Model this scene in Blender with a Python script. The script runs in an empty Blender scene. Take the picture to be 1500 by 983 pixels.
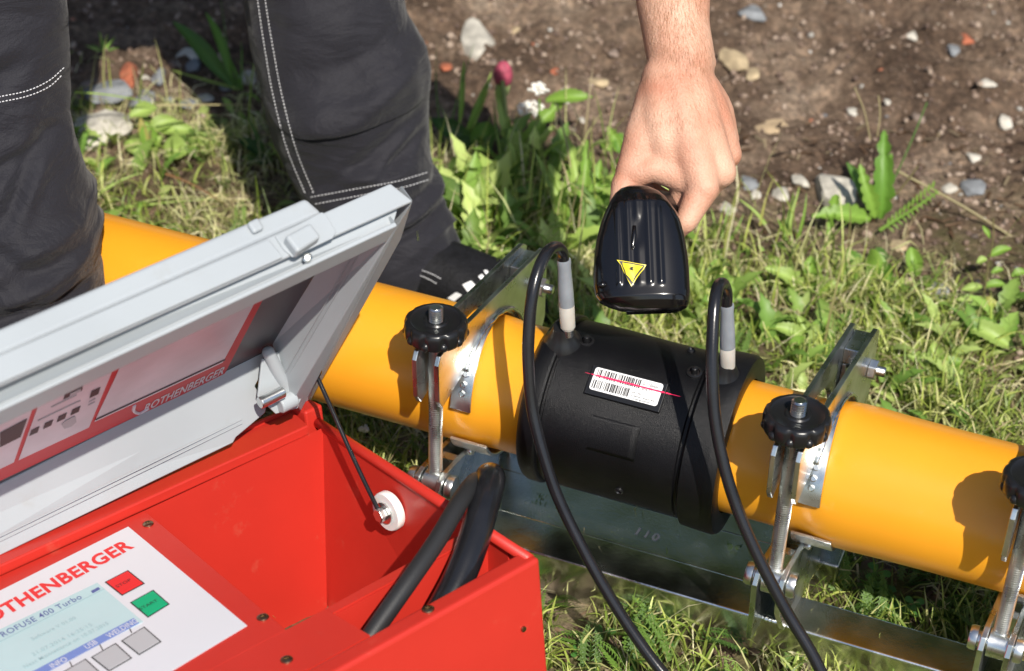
import bpy, bmesh, math, random
import numpy as np
from mathutils import Vector, Matrix, noise as mn
from mathutils.bvhtree import BVHTree
random.seed(7); rng = np.random.default_rng(7)
S = bpy.context.scene
COL = S.collection
PI = math.pi
# ---------------------------------------------------------------- camera
FPX = 2700.0
def nz(v):
    v = np.array(v, float); return v/np.linalg.norm(v)
_X = nz((8500, -2187, 2700)); _Z = np.array((120, 3800, 2700.)); _Z = nz(_Z-_X*(_Z@_X))
_F = np.array((0, 0, -1.)); _WY = nz(_F-_Z*(_F@_Z)); M = np.array([np.cross(_WY, _Z), _WY, _Z])
CAM = np.array((0, 0, 1.05927))
def ray(px, py): return M@np.array(((px-750)/FPX, -(py-491.5)/FPX, -1.))
def P(px, py, dep): return CAM+ray(px, py)*dep
def G(px, py, z=0.0):
    r = ray(px, py); return CAM+r*(z-CAM[2])/r[2]
cd = bpy.data.cameras.new('camera'); cam = bpy.data.objects.new('camera', cd); COL.objects.link(cam)
mw = Matrix([list(M[i])+[CAM[i]] for i in range(3)]+[[0, 0, 0, 1]]); cam.matrix_world = mw
cd.sensor_width = 36; cd.lens = 36*FPX/1500; cd.clip_start = .05; cd.clip_end = 500
cd.dof.use_dof = True; cd.dof.focus_distance = 1.40; cd.dof.aperture_fstop = 7.5
S.camera = cam
# ---------------------------------------------------------------- light
LD = nz((-.205, .625, -.750))          # direction the sunlight travels
elev = math.asin(-LD[2])
W = bpy.data.worlds.new('World'); S.world = W; W.use_nodes = True
nt = W.node_tree; bg = nt.nodes['Background']; sk = nt.nodes.new('ShaderNodeTexSky'); sk.sky_type = 'NISHITA'
sk.sun_disc = False; sk.sun_elevation = elev; sk.sun_rotation = math.atan2(-LD[0], -LD[1])
nt.links.new(sk.outputs[0], bg.inputs[0]); bg.inputs[1].default_value = 0.105
sl = bpy.data.lights.new('sun', 'SUN'); sl.energy = 4.9; sl.angle = math.radians(.5); sl.color = (1, .94, .84)
so = bpy.data.objects.new('sun', sl); COL.objects.link(so); so.location = (1, -2, 5)
so.rotation_euler = Vector(-LD).to_track_quat('Z', 'Y').to_euler()
S.view_settings.view_transform = 'Standard'; S.view_settings.look = 'None'; S.view_settings.exposure = 0.24
# ---------------------------------------------------------------- materials
def mat(name, col, rough=.5, metal=0., var=0., vscale=30., bump=0., bscale=200., spec=.5, coat=0., col2=None, sss=0., attr=None, trans=0., coords='Object', emit=None, detail=6):
    m = bpy.data.materials.new(name); m.use_nodes = True; t = m.node_tree; b = t.nodes['Principled BSDF']
    b.inputs['Roughness'].default_value = rough; b.inputs['Metallic'].default_value = metal
    b.inputs['Specular IOR Level'].default_value = spec; b.inputs['Coat Weight'].default_value = coat
    b.inputs['Coat Roughness'].default_value = .12
    b.inputs['Base Color'].default_value = (*col, 1)
    tc = t.nodes.new('ShaderNodeTexCoord')
    if attr:
        a = t.nodes.new('ShaderNodeAttribute'); a.attribute_name = attr; t.links.new(a.outputs['Color'], b.inputs['Base Color'])
    if var or col2:
        n = t.nodes.new('ShaderNodeTexNoise'); n.inputs['Scale'].default_value = vscale; n.inputs['Detail'].default_value = detail
        t.links.new(tc.outputs[coords], n.inputs['Vector'])
        r = t.nodes.new('ShaderNodeValToRGB'); r.color_ramp.elements[0].position = .35; r.color_ramp.elements[1].position = .68
        c2 = col2 if col2 else tuple(c*(1+var) for c in col)
        c1 = col if col2 else tuple(c*(1-var) for c in col)
        r.color_ramp.elements[0].color = (*c1, 1); r.color_ramp.elements[1].color = (*c2, 1)
        t.links.new(n.outputs['Fac'], r.inputs[0]); t.links.new(r.outputs[0], b.inputs['Base Color'])
        if metal:
            mr = t.nodes.new('ShaderNodeMapRange'); mr.inputs[3].default_value = max(rough-.12, .05); mr.inputs[4].default_value = rough+.16
            t.links.new(n.outputs['Fac'], mr.inputs[0]); t.links.new(mr.outputs[0], b.inputs['Roughness'])
    if bump:
        n2 = t.nodes.new('ShaderNodeTexNoise'); n2.inputs['Scale'].default_value = bscale; n2.inputs['Detail'].default_value = 4
        t.links.new(tc.outputs[coords], n2.inputs['Vector'])
        bp = t.nodes.new('ShaderNodeBump'); bp.inputs['Strength'].default_value = bump; bp.inputs['Distance'].default_value = .001
        t.links.new(n2.outputs['Fac'], bp.inputs['Height']); t.links.new(bp.outputs[0], b.inputs['Normal'])
    if sss:
        b.inputs['Subsurface Weight'].default_value = sss; b.inputs['Subsurface Radius'].default_value = (.012, .005, .003); b.inputs['Subsurface Scale'].default_value = .5
    if trans: b.inputs['Transmission Weight'].default_value = trans
    if emit:
        b.inputs['Emission Color'].default_value = (*emit[:3], 1); b.inputs['Emission Strength'].default_value = emit[3]
    return m
ORANGE = mat('orange_plastic', (.77, .325, .018), .30, var=.05, vscale=6, spec=.45, bump=.03, bscale=60, sss=.12)
def scuff(m, c, lo, hi, sc, amt):
    t = m.node_tree; b = t.nodes['Principled BSDF']; src = b.inputs['Base Color'].links[0].from_socket; tc = [n for n in t.nodes if n.type == 'TEX_COORD'][0]
    n = t.nodes.new('ShaderNodeTexNoise'); n.inputs['Scale'].default_value = sc; n.inputs['Detail'].default_value = 10; n.inputs['Roughness'].default_value = .72; t.links.new(tc.outputs['Object'], n.inputs[0])
    r = t.nodes.new('ShaderNodeMapRange'); r.inputs[1].default_value = lo; r.inputs[2].default_value = hi; r.inputs[4].default_value = amt; t.links.new(n.outputs['Fac'], r.inputs[0])
    mx = t.nodes.new('ShaderNodeMixRGB'); mx.inputs[2].default_value = (*c, 1); t.links.new(r.outputs[0], mx.inputs[0]); t.links.new(src, mx.inputs[1]); t.links.new(mx.outputs[0], b.inputs['Base Color'])
scuff(ORANGE, (.62, .42, .16), .60, .74, 22, .35)
RED = mat('red_powder_coat', (.50, .027, .017), .42, var=.04, vscale=12, bump=.12, bscale=1600, spec=.45)
GREYP = mat('grey_plastic', (.36, .39, .415), .42, var=.04, vscale=9, bump=.10, bscale=1100)
FLOORP = mat('lid_grey_with_shade', (.050, .050, .058), .38, var=.15, vscale=14, bump=.05, bscale=400)  # lid's inner grey, darkened to carry the shade inside the tray
BLACKM = mat('black_moulded_plastic', (.0035, .0035, .0045), .37, var=.35, vscale=25, bump=.45, bscale=2200, spec=.32)
BLACKS = mat('black_smooth_plastic', (.010, .010, .011), .30, bump=.05, bscale=300)
GLOSS = mat('black_gloss_plastic', (.005, .0045, .005), .19, spec=.5, coat=.25)
RUBBER = mat('black_rubber', (.012, .012, .014), .22, var=.15, vscale=60, bump=.06, bscale=500)
RUBBER2 = mat('black_rubber_matt', (.018, .018, .019), .48, bump=.15, bscale=900)
scuff(RED, (.52, .16, .10), .60, .76, 30, .35)
scuff(GREYP, (.30, .29, .26), .60, .78, 26, .35)
scuff(BLACKM, (.022, .022, .023), .60, .76, 24, .4)
ZINC = mat('zinc_plated_steel', (.56, .58, .57), .27, 1, col2=(.86, .88, .87), vscale=38, bump=.06, bscale=150)
ZINCD = mat('scuffed_zinc_plate', (.56, .58, .56), .21, 1, col2=(.84, .85, .83), vscale=34, bump=.12, bscale=300)
CHROME = mat('bright_steel', (.70, .71, .70), .30, 1)
BRASS = mat('bronze_screw', (.32, .24, .15), .28, 1)
LABELW = mat('white_label_film', (.62, .625, .67), .38, var=.015, vscale=10, bump=.03, bscale=500)
SCREEN = mat('lcd_screen', (.44, .60, .63), .14, var=.03, vscale=14, spec=.5)
REDINK = mat('red_ink', (.68, .02, .02), .4)
REDCARD = mat('red_card_print', (.55, .012, .018), .45)
CARDW = mat('card_white_print', (.62, .56, .60), .3, var=.12, vscale=22)
GREENB = mat('green_button', (.0, .36, .16), .4)
GREYB = mat('grey_button', (.42, .42, .44), .45)
INKB = mat('dark_ink', (.02, .018, .02), .5)
INKF = mat('faint_grey_ink', (.30, .42, .46), .5)
INKBL = mat('blue_lcd_ink', (.09, .11, .30), .4)
BARBL = mat('blue_lcd_bar', (.16, .23, .52), .4)
WHITEP = mat('white_nylon', (.82, .80, .79), .4, sss=.2)
SLEEVE = mat('milky_grey_sleeve', (.24, .26, .29), .30, var=.1, vscale=70, sss=.2)
SLEEVE2 = mat('milky_beige_ferrule', (.42, .39, .35), .32, var=.08, vscale=70, sss=.2)
YELLOW = mat('yellow_sticker', (.80, .66, .03), .35)
GOLD = mat('gold_sticker_edge', (.62, .40, .06), .35)
WHITEST = mat('white_paper_sticker', (.80, .80, .80), .45)
THREAD = mat('white_thread', (.62, .62, .64), .7)
CLOTH = mat('charcoal_work_cloth', (.0155, .015, .0205), .70, var=.12, vscale=700, spec=.25)
def cloth_relief(m):
    t = m.node_tree; b = t.nodes['Principled BSDF']; tc = [n for n in t.nodes if n.type == 'TEX_COORD'][0]
    b.inputs['Sheen Weight'].default_value = .12; b.inputs['Sheen Roughness'].default_value = .5
    mp = t.nodes.new('ShaderNodeMapping'); mp.inputs['Scale'].default_value = (1, 1, 2.1); mp.inputs['Rotation'].default_value = (0, .5, 0); t.links.new(tc.outputs['Object'], mp.inputs[0])
    n = t.nodes.new('ShaderNodeTexNoise'); n.inputs['Scale'].default_value = 9; n.inputs['Detail'].default_value = 5; n.inputs['Distortion'].default_value = .8; t.links.new(mp.outputs[0], n.inputs[0])
    b1 = t.nodes.new('ShaderNodeBump'); b1.inputs['Distance'].default_value = .019; b1.inputs['Strength'].default_value = .75; t.links.new(n.outputs['Fac'], b1.inputs['Height'])
    w = t.nodes.new('ShaderNodeTexNoise'); w.inputs['Scale'].default_value = 900; t.links.new(tc.outputs['Object'], w.inputs[0])
    b2 = t.nodes.new('ShaderNodeBump'); b2.inputs['Distance'].default_value = .0008; b2.inputs['Strength'].default_value = .6; t.links.new(w.outputs['Fac'], b2.inputs['Height']); t.links.new(b1.outputs[0], b2.inputs['Normal']); t.links.new(b2.outputs[0], b.inputs['Normal'])
cloth_relief(CLOTH)
CLOTH2 = mat('black_heavy_cloth', (.007, .007, .009), .70, var=.4, vscale=90, bump=1, bscale=350, spec=.3)
SHIRT = mat('grey_shirt_cloth', (.06, .06, .065), .8, bump=.4, bscale=900)
HAIR = mat('arm_hair', (.34, .17, .08), .5)
LASER = mat('laser_light', (.5, .0, .03), .5, emit=(1, .03, .14, .8))
LEAF = mat('leaf', (.1, .2, .03), .45, attr='col', spec=.4)
def leaf_tweak(m):
    t = m.node_tree; b = t.nodes['Principled BSDF']; out = t.nodes['Material Output']
    tr = t.nodes.new('ShaderNodeBsdfTranslucent'); mx = t.nodes.new('ShaderNodeMixShader'); mx.inputs[0].default_value = .35
    a = [n for n in t.nodes if n.type == 'ATTRIBUTE'][0]
    t.links.new(a.outputs['Color'], tr.inputs[0]); t.links.new(b.outputs[0], mx.inputs[1]); t.links.new(tr.outputs[0], mx.inputs[2]); t.links.new(mx.outputs[0], out.inputs[0])
leaf_tweak(LEAF)
STONE = mat('pale_stone', (.34, .32, .28), .8, var=.25, vscale=40, bump=.8, bscale=150, attr=None)
STONEA = mat('mixed_pebbles', (.3, .3, .3), .8, attr='col', bump=.5, bscale=300)
def skin_mat():
    m = mat('skin', (.60, .30, .205), .52, bump=.8, bscale=520, sss=.10, spec=.4, coat=0)
    t = m.node_tree; b = t.nodes['Principled BSDF']; tc = t.nodes.new('ShaderNodeTexCoord')
    n = t.nodes.new('ShaderNodeTexNoise'); n.inputs['Scale'].default_value = 28; n.inputs['Detail'].default_value = 5
    t.links.new(tc.outputs['Object'], n.inputs[0]); r = t.nodes.new('ShaderNodeValToRGB')
    r.color_ramp.elements[0].color = (.50, .225, .145, 1); r.color_ramp.elements[1].color = (.62, .375, .265, 1)
    r.color_ramp.elements[0].position = .3; r.color_ramp.elements[1].position = .7
    a = t.nodes.new('ShaderNodeAttribute'); a.attribute_name = 'tan'
    mx = t.nodes.new('ShaderNodeMixRGB'); mx.blend_type = 'MULTIPLY'; mx.inputs[0].default_value = 1
    t.links.new(n.outputs['Fac'], r.inputs[0]); t.links.new(r.outputs[0], b.inputs['Base Color'])
    return m
SKIN = skin_mat()
# ---------------------------------------------------------------- helpers
def mesh(name, v, f, m=None, smooth=False, uv=None):
    me = bpy.data.meshes.new(name); me.from_pydata([tuple(map(float, p)) for p in v], [], f)
    if m: me.materials.append(m)
    if smooth: me.polygons.foreach_set('use_smooth', [True]*len(me.polygons))
    me.update(); return me
def fixn(me):
    bm = bmesh.new(); bm.from_mesh(me); bmesh.ops.recalc_face_normals(bm, faces=bm.faces); bm.to_mesh(me); bm.free()
def link(name, me, parent=None, label=None):
    o = bpy.data.objects.new(name, me); COL.objects.link(o)
    if parent is not None: o.parent = parent
    if label: o['label'] = label
    return o
ORG = {}
def thing(name, label, cat, loc=(0, 0, 0), group=None):
    o = bpy.data.objects.new(name, None); COL.objects.link(o); o.location = Vector(tuple(map(float, loc))); o.empty_display_size = .02
    o['label'] = label; o['category'] = cat
    if group: o['group'] = group
    ORG[o.name] = np.array(loc, float); return o
def org(p):
    return ORG.get(p.name, np.zeros(3)) if p is not None else np.zeros(3)
def part(name, v, f, m, parent, smooth=False, bevel=0, seg=2, label=None, solid=0, sub=0, fix=True, auto=None):
    "v in world coordinates"
    v = np.array(v, float)-org(parent)
    me = mesh(name, v, f, m, smooth)
    if fix: fixn(me)
    o = link(name, me, parent, label); ORG[o.name] = org(parent)
    if solid:
        s = o.modifiers.new('s', 'SOLIDIFY'); s.thickness = solid; s.offset = -1
    if bevel:
        b = o.modifiers.new('b', 'BEVEL'); b.width = bevel; b.segments = seg; b.limit_method = 'ANGLE'; b.angle_limit = math.radians(35)
    if sub:
        q = o.modifiers.new('q', 'SUBSURF'); q.levels = sub; q.render_levels = sub
    if auto:
        me.polygons.foreach_set('use_smooth', [True]*len(me.polygons))
        bm = bmesh.new(); bm.from_mesh(me)
        for e in bm.edges:
            if len(e.link_faces) == 2 and e.calc_face_angle(0) > math.radians(auto): e.smooth = False
        bm.to_mesh(me); bm.free()
    return o
def solo(name, v, f, m, label, cat, loc=None, group=None, **k):
    "a thing that is one mesh, origin at loc"
    v = np.array(v, float); loc = v.mean(0) if loc is None else np.array(loc, float)
    o = part(name, v-loc, f, m, None, **k); o.location = Vector(loc); o['label'] = label; o['category'] = cat
    if group: o['group'] = group
    ORG[o.name] = loc; return o
class Fr:
    def __init__(s, o, a, b, c=None):
        s.o = np.array(o, float); s.a = nz(a); s.b = nz(b); s.c = nz(np.cross(s.a, s.b)) if c is None else nz(c)
    def w(s, x, y, z): return s.o+s.a*x+s.b*y+s.c*z
    def W(s, pts): return [s.w(*p) for p in pts]
    def hit(s, px, py, x=None, y=None, z=None):
        r = ray(px, py); q = CAM-s.o
        n, v = (s.a, x) if x is not None else ((s.b, y) if y is not None else (s.c, z))
        t = (v-q@n)/(r@n); h = q+r*t
        B = np.array([s.a, s.b, s.c]).T
        return np.linalg.solve(B, h)
def box(x0, x1, y0, y1, z0, z1):
    v = [(x, y, z) for x in (x0, x1) for y in (y0, y1) for z in (z0, z1)]
    f = [(0, 1, 3, 2), (4, 6, 7, 5), (0, 4, 5, 1), (2, 3, 7, 6), (0, 2, 6, 4), (1, 5, 7, 3)]
    return v, f
def join(*ms):
    V = []; F = []
    for v, f in ms:
        n = len(V); V += list(v); F += [tuple(i+n for i in q) for q in f]
    return V, F
def basis(d):
    d = nz(d); h = np.array((0, 0, 1.)) if abs(d[2]) < .9 else np.array((1., 0, 0)); a = nz(np.cross(h, d)); return a, np.cross(d, a)
def catmull(pts, n=10):
    p = [np.array(q, float) for q in pts]; p = [2*p[0]-p[1]]+p+[2*p[-1]-p[-2]]; out = []
    for i in range(1, len(p)-2):
        for k in range(n):
            t = k/n; out.append(.5*(2*p[i]+(p[i+1]-p[i-1])*t+(2*p[i-1]-5*p[i]+4*p[i+1]-p[i+2])*t*t+(3*p[i]-p[i-1]-3*p[i+1]+p[i+2])*t**3))
    out.append(p[-2]); return out
def tube(pts, r, seg=12, cap=True, sq=1.0):
    pts = [np.array(p, float) for p in pts]; n = len(pts); r = [r]*n if np.isscalar(r) else list(r)
    V = []; F = []; d0 = pts[1]-pts[0]; a, b = basis(d0)
    for i, p in enumerate(pts):
        d = nz(pts[min(i+1, n-1)]-pts[max(i-1, 0)]); a = nz(a-d*(a@d)); b = np.cross(d, a)
        for k in range(seg):
            t = 2*PI*k/seg; V.append(p+(a*math.cos(t)+b*math.sin(t)*sq)*r[i])
    for i in range(n-1):
        for k in range(seg): F.append((i*seg+k, i*seg+(k+1) % seg, (i+1)*seg+(k+1) % seg, (i+1)*seg+k))
    if cap: F.append(tuple(range(seg))[::-1]); F.append(tuple((n-1)*seg+k for k in range(seg)))
    return V, F
def lathe(o, d, prof, seg=48, cap=True, ref=None):
    "prof: list of (t along d, radius)"
    o = np.array(o, float); d = nz(d); a, b = basis(d) if ref is None else (nz(ref), np.cross(d, nz(ref)))
    V = []; F = []
    for t, r in prof:
        for k in range(seg):
            q = 2*PI*k/seg; V.append(o+d*t+(a*math.cos(q)+b*math.sin(q))*r)
    for i in range(len(prof)-1):
        for k in range(seg): F.append((i*seg+k, i*seg+(k+1) % seg, (i+1)*seg+(k+1) % seg, (i+1)*seg+k))
    if cap: F.append(tuple(range(seg))[::-1]); F.append(tuple((len(prof)-1)*seg+k for k in range(seg)))
    return V, F
def prism(poly, d):
    "poly: 3D points in a plane; extruded by vector d"
    n = len(poly); d = np.array(d, float); V = [np.array(p, float) for p in poly]; V += [p+d for p in V]
    F = [tuple(range(n))[::-1], tuple(range(n, 2*n))]+[(i, (i+1) % n, n+(i+1) % n, n+i) for i in range(n)]
    return V, F
def sphere(c, r, seg=12, rings=8, sx=None):
    c = np.array(c, float); V = [c+np.array((0, 0, r))]; F = []
    for i in range(1, rings):
        t = PI*i/rings
        for k in range(seg):
            q = 2*PI*k/seg; V.append(c+r*np.array((math.sin(t)*math.cos(q), math.sin(t)*math.sin(q), math.cos(t))))
    V.append(c-np.array((0, 0, r))); L = len(V)-1
    for k in range(seg): F.append((0, 1+k, 1+(k+1) % seg)); F.append((L, 1+(rings-2)*seg+(k+1) % seg, 1+(rings-2)*seg+k))
    for i in range(rings-2):
        for k in range(seg):
            a = 1+i*seg+k; b = 1+i*seg+(k+1) % seg; F.append((a, a+seg, b+seg, b))
    return V, F
_tc = {}
def text_mesh(s, off=0.0, shear=0.0, space=1.0):
    k = (s, off, shear, space)
    if k not in _tc:
        c = bpy.data.curves.new('t', 'FONT'); c.body = s; c.offset = off; c.shear = shear; c.space_character = space; c.resolution_u = 3
        o = bpy.data.objects.new('t', c); COL.objects.link(o)
        me = bpy.data.meshes.new_from_object(o); v = np.array([tuple(q.co) for q in me.vertices]); f = [tuple(q.vertices) for q in me.polygons]
        bpy.data.objects.remove(o); bpy.data.meshes.remove(me); _tc[k] = (v, f)
    return _tc[k]
def text(name, s, p0, p1, ptop, m, parent, lift=None, **k):
    "p0,p1: world ends of the baseline, ptop: world point of the cap top above p0"
    v, f = text_mesh(s, **k); x0, x1 = v[:, 0].min(), v[:, 0].max(); h = .70
    p0 = np.array(p0); e = (np.array(p1)-p0); u = np.array(ptop)-p0
    out = [p0+e*(q[0]-x0)/(x1-x0)+u*q[1]/h for q in v]
    if lift is not None: out = [q+lift for q in out]
    return part(name, out, f, m, parent, fix=False)
# ---------------------------------------------------------------- ground
def fbm(x, y, o=4, s=1., z=0.): return mn.fractal(Vector((x*s, y*s, z)), .7, 2.0, o)
def gh(x, y):
    far = min(max((y-1.62-.12*math.sin(x*5)-.0*x)/.35, 0), 1)
    h = .006*fbm(x, y, 4, 9)+.0035*fbm(x, y, 3, 55, 3)
    h += far*(.020*fbm(x, y, 5, 7, 9)+.009*fbm(x, y, 3, 38, 5)+.05*max(y-1.95, 0))
    return h-.004
def build_ground():
    xs = np.concatenate([np.array([-60, -20, -6, -2.5, -1.5]), np.arange(-1.15, 1.15, .0085), np.array([1.5, 2.5, 6, 20, 60])])
    ys = np.concatenate([np.array([-60, -20, -6, -2, -.5, .3]), np.arange(.75, 2.75, .0085), np.array([3.2, 4, 6, 20, 60])])
    V = []; inn = lambda x, y: -1.2 < x < 1.2 and .7 < y < 2.8
    for y in ys:
        for x in xs: V.append((x, y, gh(x, y) if inn(x, y) else .035*min(max(y-2, 0), 1)))
    nx = len(xs); F = [(j*nx+i, j*nx+i+1, (j+1)*nx+i+1, (j+1)*nx+i) for j in range(len(ys)-1) for i in range(nx-1)]
    m = bpy.data.materials.new('soil'); m.use_nodes = True; t = m.node_tree; b = t.nodes['Principled BSDF']; b.inputs['Roughness'].default_value = .9; b.inputs['Specular IOR Level'].default_value = .25
    tc = t.nodes.new('ShaderNodeTexCoord')
    def N(sc, det=8, rough=.65):
        n = t.nodes.new('ShaderNodeTexNoise'); n.inputs['Scale'].default_value = sc; n.inputs['Detail'].default_value = det; n.inputs['Roughness'].default_value = rough
        t.links.new(tc.outputs['Object'], n.inputs['Vector']); return n
    def ramp(n, st):
        r = t.nodes.new('ShaderNodeValToRGB'); e = r.color_ramp.elements
        while len(e) < len(st): e.new(.5)
        for q, (p, c) in zip(e, st): q.position = p; q.color = (*c, 1)
        t.links.new(n, r.inputs[0]); return r
    n1 = N(7); r1 = ramp(n1.outputs['Fac'], [(.30, (.068, .041, .027)), (.48, (.20, .135, .092)), (.60, (.33, .24, .17)), (.75, (.52, .41, .31))])
    n2 = N(90, 6, .7); r2 = ramp(n2.outputs['Fac'], [(.35, (.42, .41, .40)), (.52, (.8, .8, .8)), (.68, (1.5, 1.45, 1.4))])
    mx = t.nodes.new('ShaderNodeMixRGB'); mx.blend_type = 'MULTIPLY'; mx.inputs[0].default_value = 1; t.links.new(r1.outputs[0], mx.inputs[1]); t.links.new(r2.outputs[0], mx.inputs[2])
    # moss / dead litter in the grassy strip
    sep = t.nodes.new('ShaderNodeSeparateXYZ'); t.links.new(tc.outputs['Object'], sep.inputs[0])
    mr = t.nodes.new('ShaderNodeMapRange'); mr.inputs[1].default_value = 1.85; mr.inputs[2].default_value = 1.55; t.links.new(sep.outputs['Y'], mr.inputs[0])
    n3 = N(24, 6); mu = t.nodes.new('ShaderNodeMath'); mu.operation = 'MULTIPLY'; t.links.new(mr.outputs[0], mu.inputs[0]); 
    r3 = ramp(n3.outputs['Fac'], [(.42, (0, 0, 0)), (.60, (.8, .8, .8))]); t.links.new(r3.outputs[0], mu.inputs[1])
    mx2 = t.nodes.new('ShaderNodeMixRGB'); t.links.new(mu.outputs[0], mx2.inputs[0]); t.links.new(mx.outputs[0], mx2.inputs[1]); mx2.inputs[2].default_value = (.15, .16, .05, 1)
    t.links.new(mx2.outputs[0], b.inputs['Base Color'])
    bp = t.nodes.new('ShaderNodeBump'); bp.inputs['Strength'].default_value = 1; bp.inputs['Distance'].default_value = .009
    n4 = N(130, 8, .7); t.links.new(n4.outputs['Fac'], bp.inputs['Height']); t.links.new(bp.outputs[0], b.inputs['Normal'])
    o = link('ground', mesh('ground', V, F, m, True)); o['kind'] = 'structure'
build_ground()
# ---------------------------------------------------------------- pipe frame
PU = M@_X; PU[2] = 0; PU = nz(PU)
PF = Fr(P(1300, 711, 1.416), PU, np.cross((0, 0, 1), PU))          # x along the pipe, y away from the camera, z up
T = lambda *p: PF.w(*p)
def pl(px, py, **k): return PF.hit(px, py, **k)
def pipe(name, prof, label):
    th = thing(name, label, 'pipe', T(prof[len(prof)//2][0], 0, 0))
    v, f = lathe(T(0, 0, 0), PF.a, prof, 96, cap=False)
    part('pipe_wall', v, f, ORANGE, th, fix=False, auto=50)
    return th
pl_prof = [(-1.25, .047), (-1.25, .055)]+[(x, .055) for x in np.linspace(-1.2, -.33, 12)]+[(-.322, .0545), (-.316, .0536), (-.31, .0533), (-.20, .0533), (-.20, .047)]
pr_prof = [(-.20, .047), (-.20, .0533), (-.062, .0533), (-.054, .0536), (-.047, .0548), (-.040, .0562), (-.03, .0568), (-.015, .0568), (.01, .0560)]+[(x, .0555) for x in np.linspace(.05, .75, 8)]+[(.75, .047)]
pipe('gas_pipe', pl_prof, 'long yellow orange plastic pipe passing behind the open grey lid')
pipe('gas_pipe', pr_prof, 'yellow orange plastic pipe on the right with a widened shoulder at the clamp')
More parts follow.
